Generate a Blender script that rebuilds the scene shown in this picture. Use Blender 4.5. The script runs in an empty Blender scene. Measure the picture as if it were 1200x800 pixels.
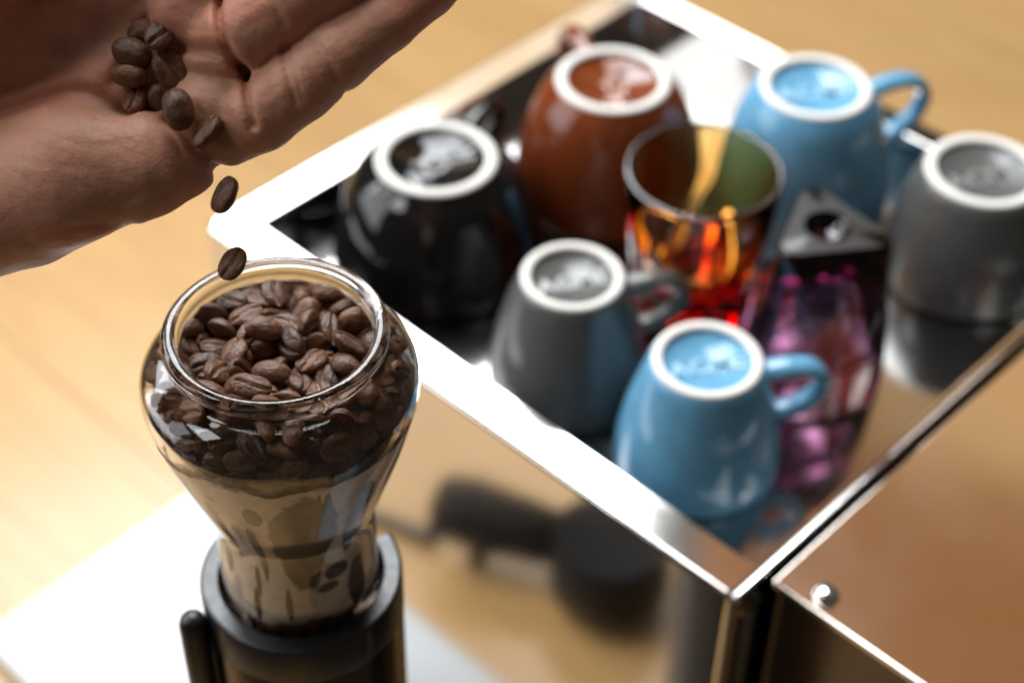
import bpy, bmesh, math, random
import numpy as np
from mathutils import Vector, Matrix
random.seed(11)
R_ = math.radians
sc = bpy.context.scene
col = sc.collection

# ------------------------------------------------------------------ camera
# World: origin at the front left corner of the espresso machine's tray rim, X along
# its front, Y along its left side, Z up; metres.
CAM_C = Vector((-0.35106, -0.21856, 0.50727))
CAM_F = Vector((0.53171, 0.49805, -0.68500))
CAM_R = Vector((0.69250, -0.72130, 0.01309))
CAM_U = Vector((0.48757, 0.48132, 0.72842))
cam_d = bpy.data.cameras.new('camera')
cam = bpy.data.objects.new('camera', cam_d)
col.objects.link(cam)
m = Matrix.Identity(4)
for i in range(3):
    m[i][0] = CAM_R[i]; m[i][1] = CAM_U[i]; m[i][2] = -CAM_F[i]; m[i][3] = CAM_C[i]
cam.matrix_world = m
cam_d.sensor_width = 36.0
cam_d.lens = 61.6
cam_d.clip_start = 0.02
cam_d.clip_end = 60
cam_d.dof.use_dof = True
cam_d.dof.focus_distance = 0.465
cam_d.dof.aperture_fstop = 7.2
cam_d.dof.aperture_blades = 0
sc.camera = cam

# ------------------------------------------------------------------ light
w = bpy.data.worlds.new('World'); sc.world = w
w.use_nodes = True
bg = w.node_tree.nodes['Background']
bg.inputs['Color'].default_value = (0.075, 0.060, 0.050, 1)
bg.inputs['Strength'].default_value = 1.0

def fill_lamp(name, az, el, dist, sx, sy, radiance, color, shape='RECTANGLE'):
    """an added fill lamp: an area lamp that looks at the tray"""
    tgt = Vector((0.1, 0.12, 0.0))
    d = Vector((math.cos(R_(el)) * math.cos(R_(az)), math.cos(R_(el)) * math.sin(R_(az)), math.sin(R_(el))))
    L = bpy.data.lights.new(name, 'AREA')
    L.shape = shape; L.size = sx; L.size_y = sy
    L.energy = radiance * math.pi * sx * sy * (1.0 if shape == 'RECTANGLE' else math.pi / 4)
    L.color = color
    o = bpy.data.objects.new(name, L); col.objects.link(o)
    o.location = tgt + d * dist
    o.rotation_euler = (-d).to_track_quat('-Z', 'Y').to_euler()
    return o

def upright_lamp(name, az0, az1, el0, el1, dist, radiance, color):
    """an upright area lamp, for windows and for glows in place of walls: its sides at two azimuths, its sill and head at two heights (seen from the tray)"""
    tgt = Vector((0.1, 0.12, 0.0))
    az = R_((az0 + az1) / 2)
    wd = 2 * dist * math.tan(R_(az1 - az0) / 2)
    z0, z1 = dist * math.tan(R_(el0)), dist * math.tan(R_(el1))
    L = bpy.data.lights.new(name, 'AREA'); L.shape = 'RECTANGLE'; L.size = wd; L.size_y = z1 - z0
    L.energy = radiance * math.pi * wd * (z1 - z0); L.color = color
    o = bpy.data.objects.new(name, L); col.objects.link(o)
    o.location = tgt + Vector((dist * math.cos(az), dist * math.sin(az), (z0 + z1) / 2))
    o.rotation_euler = Vector((-math.cos(az), -math.sin(az), 0)).to_track_quat('-Z', 'Y').to_euler()
    return o

upright_lamp('window_main', 37.0, 78, 35.2, 62, 1.9, 14.0, (0.93, 0.97, 1.0))
upright_lamp('window_back', 32, 39, 29.0, 36.2, 2.3, 6.0, (1.0, 0.98, 0.94))
upright_lamp('window_side', 138, 160, 44, 58, 2.2, 8.0, (0.93, 0.97, 1.0))
upright_lamp('window_left', 92, 115, 24, 50, 2.1, 7.5, (0.93, 0.97, 1.0))
upright_lamp('window_low_fill', 112, 150, 3, 41, 2.2, 3.4, (0.95, 0.97, 1.0))  # side window, stretched lower and strengthened to brighten the hopper's waist
fill_lamp('overhead_fill', 66, 69, 2.2, 1.2, 0.7, 11.0, (0.95, 0.98, 1.0))  # added overhead lamp, diffuse fill for tray and cups
upright_lamp('tan_wall_lamp', 2, 31, 37, 45.5, 2.5, 0.72, (1.0, 0.60, 0.26))  # added warm lamp standing in for a tan wall in the steel
upright_lamp('brown_wall_lamp', -12, 33, 46, 64, 2.5, 0.33, (1.0, 0.37, 0.055))  # dim brown lamp added in place of a wall the front panel mirrors
upright_lamp('sill_wall_lamp', 40, 76, 22, 34.6, 1.9, 1.2, (1.0, 0.76, 0.50))  # warm lamp added for the glow the far rail reflects

sc.view_settings.view_transform = 'Standard'
sc.view_settings.look = 'None'
sc.view_settings.exposure = 0.0
sc.view_settings.gamma = 1.0
sc.view_settings.use_curve_mapping = False
sc.render.engine = 'CYCLES'
cy = sc.cycles
cy.use_denoising = True
cy.max_bounces = 16
cy.transmission_bounces = 14
cy.glossy_bounces = 8
cy.diffuse_bounces = 4
cy.transparent_max_bounces = 12
cy.caustics_reflective = True
cy.caustics_refractive = True
cy.blur_glossy = 0.3
cy.sample_clamp_indirect = 8.0

# ------------------------------------------------------------------ helpers
def tag(o, label=None, cat=None, group=None, kind=None):
    if label: o['label'] = label
    if cat: o['category'] = cat
    if group: o['group'] = group
    if kind: o['kind'] = kind
    return o

def empty(name, loc, rz=0.0):
    o = bpy.data.objects.new(name, None); col.objects.link(o)
    o.location = loc; o.rotation_euler = (0, 0, rz); o.empty_display_size = 0.02
    return o

def link(name, me, mat=None, parent=None, smooth=True):
    if mat is not None:
        me.materials.clear(); me.materials.append(mat)
    if smooth:
        for p in me.polygons: p.use_smooth = True
    o = bpy.data.objects.new(name, me); col.objects.link(o)
    if parent is not None:
        o.parent = parent
    return o

def from_bm(name, bm, mat, parent=None, smooth=True):
    bmesh.ops.recalc_face_normals(bm, faces=bm.faces[:])
    me = bpy.data.meshes.new(name); bm.to_mesh(me); bm.free()
    return link(name, me, mat, parent, smooth)

def sharp(o, deg=35, flat=True):
    me = o.data
    bm = bmesh.new(); bm.from_mesh(me)
    for e in bm.edges:
        if len(e.link_faces) == 2:
            e.smooth = e.calc_face_angle(0.0) < R_(deg)
    if flat:
        for f in bm.faces:
            if max(abs(c) for c in f.normal) > 0.9995: f.smooth = False
    bm.to_mesh(me); bm.free()
    return o

def box_bm(x0, x1, y0, y1, z0, z1, bev=0.0, seg=2):
    bm = bmesh.new()
    bmesh.ops.create_cube(bm, size=1.0)
    for v in bm.verts:
        v.co = Vector((x0 + (v.co.x + .5) * (x1 - x0), y0 + (v.co.y + .5) * (y1 - y0), z0 + (v.co.z + .5) * (z1 - z0)))
    if bev:
        bmesh.ops.bevel(bm, geom=bm.edges[:], offset=bev, segments=seg, profile=0.5, affect='EDGES')
    return bm

def box(name, x0, x1, y0, y1, z0, z1, mat, parent=None, bev=0.0, seg=2):
    return sharp(from_bm(name, box_bm(x0, x1, y0, y1, z0, z1, bev, seg), mat, parent))

def catmull(pts, n=6):
    """smooth curve through points of any dimension"""
    P = [np.array(p, float) for p in pts]
    P = [2 * P[0] - P[1]] + P + [2 * P[-1] - P[-2]]
    out = []
    for i in range(1, len(P) - 2):
        for k in range(n):
            t = k / n
            a, b, c, d = P[i - 1], P[i], P[i + 1], P[i + 2]
            out.append(0.5 * ((2 * b) + (-a + c) * t + (2 * a - 5 * b + 4 * c - d) * t * t + (-a + 3 * b - 3 * c + d) * t ** 3))
    out.append(P[-2])
    return out

def lathe_bm(prof, n=64, closed=False, bm=None):
    """revolve a list of (r, z) about Z; r = 0 makes a pole"""
    bm = bm or bmesh.new()
    rings = []
    for r, z in prof:
        if r < 1e-7:
            rings.append([bm.verts.new((0, 0, z))])
        else:
            rings.append([bm.verts.new((r * math.cos(2 * math.pi * k / n), r * math.sin(2 * math.pi * k / n), z)) for k in range(n)])
    pairs = list(zip(rings[:-1], rings[1:]))
    if closed: pairs.append((rings[-1], rings[0]))
    for a, b in pairs:
        for k in range(n):
            k2 = (k + 1) % n
            if len(a) == 1 and len(b) == 1: continue
            if len(a) == 1: bm.faces.new((a[0], b[k], b[k2]))
            elif len(b) == 1: bm.faces.new((a[k], b[0], a[k2]))
            else: bm.faces.new((a[k], b[k], b[k2], a[k2]))
    return bm

def tube_bm(path, radii, n=12, up=(0, 0, 1), bm=None):
    """sweep an ellipse (a along the side, b along 'up') on a path, ends capped"""
    bm = bm or bmesh.new()
    P = [Vector(p) for p in path]; rings = []
    up = Vector(up)
    for i, p in enumerate(P):
        t = (P[min(i + 1, len(P) - 1)] - P[max(i - 1, 0)]).normalized()
        s = t.cross(up)
        if s.length < 1e-4: s = t.cross(Vector((1, 0, 0)))
        s.normalize(); u = s.cross(t).normalized()
        a, b = radii[i] if isinstance(radii, list) else radii
        rings.append([bm.verts.new(p + s * a * math.cos(2 * math.pi * k / n) + u * b * math.sin(2 * math.pi * k / n)) for k in range(n)])
    for a, b in zip(rings[:-1], rings[1:]):
        for k in range(n):
            bm.faces.new((a[k], a[(k + 1) % n], b[(k + 1) % n], b[k]))
    bm.faces.new(rings[0][::-1]); bm.faces.new(rings[-1])
    return bm

# ------------------------------------------------------------------ materials
def mat_new(name):
    M = bpy.data.materials.new(name); M.use_nodes = True
    nt = M.node_tree; b = nt.nodes['Principled BSDF']
    return M, nt, b

def node(nt, typ, **kw):
    n = nt.nodes.new(typ)
    for k, v in kw.items():
        if k in n.inputs.keys(): n.inputs[k].default_value = v
        else: setattr(n, k, v)
    return n

def ramp(nt, fac, stops):
    r = nt.nodes.new('ShaderNodeValToRGB')
    el = r.color_ramp.elements
    el[0].position, el[0].color = stops[0][0], (*stops[0][1], 1)
    el[1].position, el[1].color = stops[-1][0], (*stops[-1][1], 1)
    for p, c in stops[1:-1]:
        e = el.new(p); e.color = (*c, 1)
    nt.links.new(fac, r.inputs['Fac'])
    return r.outputs['Color']

def noise(nt, scale, detail=4, rough=0.55, coord='Object', stretch=None):
    tc = nt.nodes.new('ShaderNodeTexCoord')
    src = tc.outputs[coord]
    if stretch:
        mp = nt.nodes.new('ShaderNodeMapping'); mp.inputs['Scale'].default_value = stretch
        nt.links.new(src, mp.inputs['Vector']); src = mp.outputs['Vector']
    n = nt.nodes.new('ShaderNodeTexNoise')
    n.inputs['Scale'].default_value = scale; n.inputs['Detail'].default_value = detail; n.inputs['Roughness'].default_value = rough
    nt.links.new(src, n.inputs['Vector'])
    return n

def bump(nt, b, height, strength=0.3, dist=0.001, prev=None):
    bp = nt.nodes.new('ShaderNodeBump')
    bp.inputs['Strength'].default_value = strength; bp.inputs['Distance'].default_value = dist
    nt.links.new(height, bp.inputs['Height'])
    if prev is not None: nt.links.new(prev, bp.inputs['Normal'])
    nt.links.new(bp.outputs['Normal'], b.inputs['Normal'])
    return bp.outputs['Normal']

def maprange(nt, fac, a, b_, c, d):
    r = nt.nodes.new('ShaderNodeMapRange')
    r.inputs[1].default_value = a; r.inputs[2].default_value = b_; r.inputs[3].default_value = c; r.inputs[4].default_value = d
    nt.links.new(fac, r.inputs[0])
    return r.outputs[0]

def steel_mat(name, rough=0.07, colr=(0.74, 0.72, 0.69)):
    M, nt, b = mat_new(name)
    b.inputs['Base Color'].default_value = (*colr, 1)
    b.inputs['Metallic'].default_value = 1.0
    n = noise(nt, 14, 3)
    nt.links.new(maprange(nt, n.outputs['Fac'], 0.3, 0.7, rough * 0.8, rough * 1.3), b.inputs['Roughness'])
    n2 = noise(nt, 7, 2)
    bump(nt, b, n2.outputs['Fac'], 0.05, 0.004)
    return M

def glaze_mat(name, c, rough=0.12):
    M, nt, b = mat_new(name)
    n = noise(nt, 55, 5)
    lo = tuple(x * 0.90 for x in c); hi = tuple(min(1, x * 1.08) for x in c)
    nt.links.new(ramp(nt, n.outputs['Fac'], [(0.35, lo), (0.65, hi)]), b.inputs['Base Color'])
    n2 = noise(nt, 120, 2)
    nt.links.new(maprange(nt, n2.outputs['Fac'], 0.3, 0.7, rough * 0.8, rough * 1.4), b.inputs['Roughness'])
    b.inputs['IOR'].default_value = 1.52
    n3 = noise(nt, 60, 2)
    bump(nt, b, n3.outputs['Fac'], 0.06, 0.001)
    return M

def tinted_glass_mat(name, c, density, ior=1.5):
    """clear at the surface, coloured by the depth of glass the light crosses"""
    M = glass_mat(name, (1, 1, 1), ior); nt = M.node_tree
    va = nt.nodes.new('ShaderNodeVolumeAbsorption')
    va.inputs['Color'].default_value = (*c, 1); va.inputs['Density'].default_value = density
    nt.links.new(va.outputs[0], nt.nodes['Material Output'].inputs['Volume'])
    return M

def glass_mat(name, c=(1, 1, 1), ior=1.5, rough=0.0):
    M, nt, b = mat_new(name)
    b.inputs['Base Color'].default_value = (*c, 1)
    b.inputs['Transmission Weight'].default_value = 1.0
    b.inputs['Roughness'].default_value = rough
    b.inputs['IOR'].default_value = ior
    return M

def plastic_mat(name, c, rough=0.4, metallic=0.0):
    M, nt, b = mat_new(name)
    b.inputs['Base Color'].default_value = (*c, 1)
    b.inputs['Metallic'].default_value = metallic
    n = noise(nt, 300, 3)
    nt.links.new(maprange(nt, n.outputs['Fac'], 0.3, 0.7, rough * 0.85, rough * 1.2), b.inputs['Roughness'])
    n2 = noise(nt, 900, 2)
    bump(nt, b, n2.outputs['Fac'], 0.12, 0.0003)
    return M

STEEL = steel_mat('polished_steel', 0.075)
STEEL_SOFT = steel_mat('satin_steel', 0.105, (0.70, 0.66, 0.60))
TRAY_STEEL = steel_mat('worn_tray_steel', 0.12, (0.43, 0.425, 0.42))
CHROME = steel_mat('chrome', 0.04, (0.82, 0.82, 0.82))
DARK = plastic_mat('black_cavity', (0.012, 0.011, 0.011), 0.5)
BLACK = plastic_mat('black_plastic', (0.010, 0.0105, 0.012), 0.33)
GREYMETAL = plastic_mat('dark_metal', (0.10, 0.075, 0.058), 0.22, 1.0)
RUBBER = plastic_mat('black_rubber', (0.006, 0.006, 0.0065), 0.6)
RUBBER.node_tree.nodes['Principled BSDF'].inputs['Specular IOR Level'].default_value = 0.15
CERAMIC = plastic_mat('unglazed_ceramic', (0.80, 0.775, 0.72), 0.62)

# ------------------------------------------------------------------ setting
def wood_mat():
    M, nt, b = mat_new('honey_wood')
    oi = nt.nodes.new('ShaderNodeObjectInfo')
    n = noise(nt, 9, 6, 0.6, stretch=(9, 0.8, 4))
    c = ramp(nt, n.outputs['Fac'], [(0.25, (0.47, 0.270, 0.100)), (0.5, (0.54, 0.325, 0.130)), (0.75, (0.60, 0.37, 0.158))])
    mx = nt.nodes.new('ShaderNodeHueSaturation')
    big = noise(nt, 2.6, 3, 0.5, stretch=(1.6, 0.5, 1))  # broad tone bands painted in for soft shadow bands on the floor
    mm = nt.nodes.new('ShaderNodeMath'); mm.operation = 'MULTIPLY'
    nt.links.new(maprange(nt, oi.outputs['Random'], 0, 1, 0.90, 1.06), mm.inputs[0])
    nt.links.new(maprange(nt, big.outputs['Fac'], 0.32, 0.68, 0.82, 1.08), mm.inputs[1])
    nt.links.new(mm.outputs[0], mx.inputs['Value'])
    nt.links.new(c, mx.inputs['Color'])
    nt.links.new(mx.outputs['Color'], b.inputs['Base Color'])
    n2 = noise(nt, 3, 2)
    nt.links.new(maprange(nt, n2.outputs['Fac'], 0.3, 0.7, 0.24, 0.32), b.inputs['Roughness'])
    b.inputs['Coat Weight'].default_value = 0.28; b.inputs['Coat Roughness'].default_value = 0.16
    bump(nt, b, n.outputs['Fac'], 0.10, 0.0006)
    return M
WOOD = wood_mat()
GROUND_Z = -0.362
floor = empty('wooden_floor', (0, 0, GROUND_Z)); tag(floor, kind='structure')
me_cache = {}
x = -0.56
PW = 0.21
k = 0
while x < 3.2:
    key = k % 2
    if key not in me_cache:
        bm = box_bm(0, PW - 0.0008, -0.32, 3.4, -0.02, 0.0, 0.0003, 1)
        me = bpy.data.meshes.new('plank'); bm.to_mesh(me); bm.free(); me.materials.append(WOOD); me_cache[key] = me
    o = bpy.data.objects.new('plank', me_cache[key]); col.objects.link(o); o.parent = floor
    o.location = (x, (k % 3) * 0.05, 0)
    x += PW; k += 1
sub = box('subfloor', -0.55, 3.3, -0.30, 3.6, -0.04, -0.0205, DARK, floor)

WHITE = plastic_mat('white_laminate', (0.58, 0.615, 0.65), 0.3)
EDGE = plastic_mat('pale_edge_trim', (0.62, 0.58, 0.50), 0.4)
board = empty('white_board', (0.1, 0.1, GROUND_Z))
tag(board, 'glossy white board lying on the wooden floor under the machine and beside the grinder', 'board')
def rel(o, p):           # keep a world-built mesh where it is under its thing
    o.location = -Vector(p.location)
    return o
rel(box('panel', -0.0965, 0.312, -0.24, 0.4555, GROUND_Z + 0.001, -0.352, WHITE, board, 0.0008, 2), board)
rel(box('edge_trim', -0.0990, -0.0968, -0.24, 0.4555, GROUND_Z + 0.001, -0.3515, EDGE, board, 0.0006, 2), board)

# ------------------------------------------------------------------ espresso machine
HOUSING = steel_mat('dark_steel', 0.12, (0.10, 0.085, 0.075))
MW, ML, MH, RW = 0.297, 0.3045, 0.0240, 0.0190
mach = empty('espresso_machine', (0.148, 0.02, -0.352))
tag(mach, 'polished steel espresso machine whose recessed top tray holds upturned cups and glasses', 'espresso machine')
def rrect(x0, x1, y0, y1, rads, seg=6):
    """rounded rectangle, corner radii given for (x0y0, x1y0, x1y1, x0y1)"""
    pts = []
    cs = [((x0, y0), 180, rads[0]), ((x1, y0), 270, rads[1]), ((x1, y1), 0, rads[2]), ((x0, y1), 90, rads[3])]
    for (cx, cy_), a0, r in cs:
        sx = 1 if cx == x0 else -1; sy = 1 if cy_ == y0 else -1
        for i in range(seg + 1):
            a = R_(a0 + 90 * i / seg)
            pts.append((cx + sx * r + r * math.cos(a), cy_ + sy * r + r * math.sin(a)))
    return pts
def shell():
    bm = bmesh.new()
    levels = []
    YF = -0.0020
    def ring(ins, z, inner):
        if not inner:
            p = rrect(ins, MW - ins, YF + ins, ML - ins, (0.0022, 0.0022, 0.007, 0.007))
        else:
            p = rrect(RW - ins, MW - 0.0145 + ins, YF + 0.0040 - ins, ML - RW + ins, (0.002, 0.002, 0.0035, 0.0035))
        return [bm.verts.new((a, b, z)) for a, b in p]
    b = 0.0020
    levels.append(ring(0, -0.330, False)); levels.append(ring(0, -b, False))
    for t in (30, 60, 90):
        levels.append(ring(b * (1 - math.cos(R_(t))), -b + b * math.sin(R_(t)), False))
    c = 0.0008
    levels.append(ring(c, 0, True)); levels.append(ring(c * 0.3, -c * 0.3, True)); levels.append(ring(0, -c, True)); levels.append(ring(0, -MH, True))
    for a, d in zip(levels[:-1], levels[1:]):
        n = len(a)
        for k in range(n):
            bm.faces.new((a[k], a[(k + 1) % n], d[(k + 1) % n], d[k]))
    bm.faces.new(levels[0][::-1])
    return bm
rel(sharp(from_bm('body_shell', shell(), STEEL, mach), 40), mach)
rel(box('cup_tray', RW - 0.0005, MW - 0.0140, 0.0015, ML - RW + 0.0005, -MH - 0.0015, -MH + 0.0006, TRAY_STEEL, mach), mach)
bm = tube_bm([(0.0012, -0.0028, -0.0012), (0.003, -0.0030, -0.0004), (0.10, -0.0030, -0.0004), (0.20, -0.0030, -0.0004), (MW - 0.004, -0.0030, -0.0004)], (0.0013, 0.0016), 10)
rel(from_bm('front_lip', bm, CHROME, mach), mach)
# front head: folded top sheet, dark cheeks below, gap to the tray body
rel(box('front_panel', 0.0175, MW - 0.0175, -0.235, -0.0078, -0.0034, -0.0003, STEEL_SOFT, mach, 0.0006, 2), mach)
rel(box('front_housing', 0.0188, MW - 0.0188, -0.232, -0.0095, -0.30, -0.0036, HOUSING, mach, 0.001, 2), mach)
rel(box('front_cheek', 0.0140, 0.0185, -0.0040, -0.00205, -0.30, -0.012, DARK, mach), mach)
s = from_bm('screw', lathe_bm([(0, 0.0036), (0.0018, 0.0034), (0.0034, 0.0026), (0.0044, 0.0013), (0.0048, 0.0)], 28), CHROME, mach)
s.location = Vector((0.0258, -0.0262, -0.0003)) - mach.location
sl = box('slot', -0.0042, 0.0042, -0.0006, 0.0006, 0.0022, 0.00375, DARK, s)
sl.rotation_euler = (0, 0, R_(62))
for fx, fy in ((0.03, 0.03), (0.267, 0.03), (0.03, 0.27), (0.267, 0.27)):
    f_ = from_bm('foot', lathe_bm([(0, 0.022), (0.017, 0.022), (0.019, 0.0), (0, 0.0)], 24), BLACK, mach)
    f_.location = Vector((fx, fy, -0.352)) - mach.location
bt = from_bm('bolt', lathe_bm([(0, 0.0022), (0.0028, 0.0019), (0.0036, 0.0008), (0.0038, 0)], 20), plastic_mat('bronze', (0.25, 0.16, 0.08), 0.35, 1.0), mach)
bt.rotation_euler = (R_(90), 0, 0); bt.location = Vector((0.0105, -0.00205, -0.0145)) - mach.location

# ------------------------------------------------------------------ cups
TRAY = -MH + 0.0007
def text_mesh(body, size, name):
    cu = bpy.data.curves.new(name, 'FONT'); cu.body = body; cu.size = size
    cu.align_x = 'CENTER'; cu.align_y = 'CENTER'; cu.extrude = 0.00035; cu.bevel_depth = 0.00012; cu.resolution_u = 2
    cu.offset = 0.0002
    to = bpy.data.objects.new(name, cu); col.objects.link(to)
    dg = bpy.context.evaluated_depsgraph_get()
    me = bpy.data.meshes.new_from_object(to.evaluated_get(dg))
    col.objects.unlink(to); bpy.data.objects.remove(to); bpy.data.curves.remove(cu)
    return me

def make_cup(name, label, cat, loc, H, r_ring, r_mouth, kexp, glaze, glaze_text, h_ang, t_ang, big=False):
    """an upturned cup: base ring up, mouth on the tray"""
    root = empty(name, (loc[0], loc[1], TRAY))
    tag(root, label, cat, group='upturned coffee cups on the machine')
    zt = H
    rs = r_ring * 1.06
    out = []
    for i in range(0, 21):
        s = i / 20
        out.append((rs + (r_mouth - rs) * math.sin(s * math.pi / 2) ** kexp if s > 0 else rs, zt - 0.0035 - (H - 0.0070) * s))
    # soften the shoulder
    prof = [(0.0, zt - 0.0030), (r_ring * 0.770, zt - 0.0029), (r_ring * 0.800, zt - 0.0020), (r_ring * 0.810, zt - 0.0012),
            (r_ring * 0.985, zt - 0.0012), (r_ring * 1.02, zt - 0.0020)] + out[0:1] + out[1:]
    rm = r_mouth
    prof += [(rm - 0.0002, 0.0024), (rm - 0.0008, 0.0012), (rm - 0.0016, 0.0004), (rm - 0.0026, 0.0), (rm - 0.0036, 0.0008)]
    for i in range(20, 2, -2):
        s = i / 20
        r = rs + (r_mouth - rs) * math.sin(s * math.pi / 2) ** kexp - 0.0042
        prof.append((r, zt - 0.009 - (H - 0.012) * s))
    prof.append((0.0, zt - 0.011))
    from_bm('body', lathe_bm(prof, 72), glaze, root)
    rp = []
    a, b2 = r_ring * 0.805, r_ring * 0.995
    for t in range(0, 181, 18):
        rp.append(((a + b2) / 2 - (b2 - a) / 2 * math.cos(R_(t)), zt - 0.0014 + 0.0016 * math.sin(R_(t)) ** 0.6))
    from_bm('foot_ring', lathe_bm(rp, 72), CERAMIC, root)
    # maker's name moulded in the base
    tm = text_mesh('ACME', r_ring * 0.54, 'moulded_name')
    t = link('moulded_name', tm, glaze_text, root, smooth=False)
    ca, sa = math.cos(R_(t_ang)), math.sin(R_(t_ang))
    t.location = (sa * r_ring * 0.08, -ca * r_ring * 0.08, zt - 0.0029); t.rotation_euler = (0, 0, R_(t_ang))
    # handle, in the radial plane at h_ang
    def rad(z):
        s = min(1, max(0.001, (zt - 0.0035 - z) / (H - 0.0045)))
        return rs + (r_mouth - rs) * math.sin(s * math.pi / 2) ** kexp
    if big:
        zs = [(-.002, 0.86), (0.010, 0.885), (0.0205, 0.85), (0.0255, 0.73), (0.021, 0.58), (0.009, 0.47), (-.003, 0.43)]
    else:
        zs = [(-.002, 0.84), (0.009, 0.87), (0.0165, 0.84), (0.0200, 0.71), (0.0160, 0.575), (0.007, 0.475), (-.003, 0.43)]
    zs = [(dr, z) for dr, z in zs]
    pts = []
    r_att0, r_att1 = rad(zs[0][1] * H), rad(zs[-1][1] * H)
    for i, (dr, zf) in enumerate(zs):
        f = i / (len(zs) - 1)
        pts.append((r_att0 * (1 - f) + r_att1 * f + dr, 0, zf * H))
    path = catmull(pts, 5)
    n = len(path)
    radii = [(0.0036 - 0.0007 * math.sin(math.pi * i / (n - 1)), 0.0058 - 0.0009 * math.sin(math.pi * i / (n - 1))) for i in range(n)]
    h = from_bm('handle', tube_bm(path, radii, 14, up=(0, 1, 0)), glaze, root)
    # 'up' is sideways here, so swap: broad side faces out
    h.rotation_euler = (0, 0, R_(h_ang))
    return root

BLUE_C, GREY_C, BLACK_C, BROWN_C = (0.135, 0.36, 0.55), (0.105, 0.108, 0.105), (0.006, 0.006, 0.006), (0.17, 0.036, 0.010)
BLUE = glaze_mat('blue_glaze', BLUE_C); GREY = glaze_mat('grey_glaze', GREY_C, 0.2); BLK = glaze_mat('black_glaze', BLACK_C, 0.08); BRN = glaze_mat('brown_glaze', BROWN_C, 0.09)
BLUE_T = glaze_mat('blue_glaze_relief', (0.30, 0.54, 0.70)); GREY_T = glaze_mat('grey_glaze_relief', (0.24, 0.24, 0.235), 0.2)
BLK_T = glaze_mat('black_glaze_relief', (0.05, 0.05, 0.052), 0.1); BRN_T = glaze_mat('brown_glaze_relief', (0.30, 0.10, 0.05), 0.1)
make_cup('espresso_cup', 'small blue espresso cup upside down nearest the front gap, handle beside the purple glass', 'cup',
         (0.0628, 0.0642), 0.0578, 0.0220, 0.0340, 1.0, BLUE, BLUE_T, -40, -33)
make_cup('espresso_cup', 'small grey espresso cup upside down between the black cup and the small blue cup', 'cup',
         (0.0603, 0.1335), 0.0600, 0.0214, 0.0342, 0.97, GREY, GREY_T, -34, -30)
make_cup('cappuccino_cup', 'wide glossy black cup upside down nearest the glass hopper', 'cup',
         (0.0802, 0.2335), 0.0560, 0.0275, 0.0490, 0.60, BLK, BLK_T, 20, 5, True)
make_cup('cappuccino_cup', 'reddish brown cup upside down in the far corner of the tray behind the amber glass', 'cup',
         (0.1730, 0.2110), 0.0635, 0.0269, 0.0455, 0.70, BRN, BRN_T, 62, 40, True)
make_cup('cappuccino_cup', 'large light blue cup upside down behind the amber glass, its handle towards the grey cup', 'cup',
         (0.2225, 0.1330), 0.0735, 0.0255, 0.0415, 0.70, BLUE, BLUE_T, -24, -38, True)
make_cup('cappuccino_cup', 'large grey cup upside down beyond the purple glass at the end of the tray', 'cup',
         (0.2430, 0.0530), 0.0580, 0.0265, 0.0385, 0.95, GREY, GREY_T, -60, -28, True)

# ------------------------------------------------------------------ glasses
def tri_r(a, R, rot, rnd):
    """radius of a rounded triangle at angle a (corners at distance R)"""
    d = ((a - rot + math.pi / 3) % (2 * math.pi / 3)) - math.pi / 3
    flat = R * 0.5 / max(0.5, math.cos(abs(d) - math.pi / 3 if True else 0))
    flat = 0.5 * R / math.cos(math.pi / 3 - abs(d))
    circ = R * 0.80
    return -rnd * math.log(math.exp(-flat / rnd) + math.exp(-circ / rnd)) if rnd else min(flat, circ)

def tumbler_bm(Hg, r_rim, R_tri, rot, n=96):
    bm = bmesh.new()
    def ringf(fn, z):
        return [bm.verts.new((fn(2 * math.pi * k / n) * math.cos(2 * math.pi * k / n), fn(2 * math.pi * k / n) * math.sin(2 * math.pi * k / n), z)) for k in range(n)]
    rings = []
    for f in (0.0, 0.015, 0.04, 0.12, 0.22, 0.32, 0.42, 0.52, 0.60, 0.67, 0.74, 0.85, 0.95, 0.985):
        z = f * Hg
        rc = 0.0270 + (r_rim - 0.0270) * (f ** 0.8)
        blend = min(1, max(0, (f - 0.10) / 0.60)); blend = blend * blend * (3 - 2 * blend)
        sh = 0.94 if f == 0 else (0.985 if f < 0.03 else 1.0)
        grow = 1 + 0.12 * f / 0.7
        def fn(a, rc=rc, blend=blend, sh=sh, grow=grow):
            t = tri_r(a, R_tri * grow, rot, 0.0012)
            return sh * min(rc, (1 - blend) * t + blend * rc)
        rings.append(ringf(fn, z))
    for r, z in ((r_rim - 0.0004, Hg * 0.996), (r_rim - 0.0014, Hg), (r_rim - 0.0024, Hg * 0.996)):
        rings.append(ringf(lambda a, r=r: r, z))
    for f, q in ((0.9, 0.97), (0.75, 0.93), (0.55, 0.85), (0.40, 0.74), (0.30, 0.62), (0.235, 0.48), (0.205, 0.25)):
        rings.append(ringf(lambda a, q=q: (r_rim - 0.0028) * q, f * Hg))
    for a, b in zip(rings[:-1], rings[1:]):
        for k in range(n):
            bm.faces.new((a[k], a[(k + 1) % n], b[(k + 1) % n], b[k]))
    c = bm.verts.new((0, 0, 0.20 * Hg))
    for k in range(n): bm.faces.new((rings[-1][k], rings[-1][(k + 1) % n], c))
    # base with a moulded dimple
    prev = rings[0]
    for r, z in ((0.0100, 0.0), (0.0092, 0.0012), (0.0074, 0.0040), (0.0040, 0.0056)):
        nr = ringf(lambda a, r=r: r, z)
        for k in range(n): bm.faces.new((prev[(k + 1) % n], prev[k], nr[k], nr[(k + 1) % n]))
        prev = nr
    c2 = bm.verts.new((0, 0, 0.0060))
    for k in range(n): bm.faces.new((prev[(k + 1) % n], prev[k], c2))
    return bm
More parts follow.
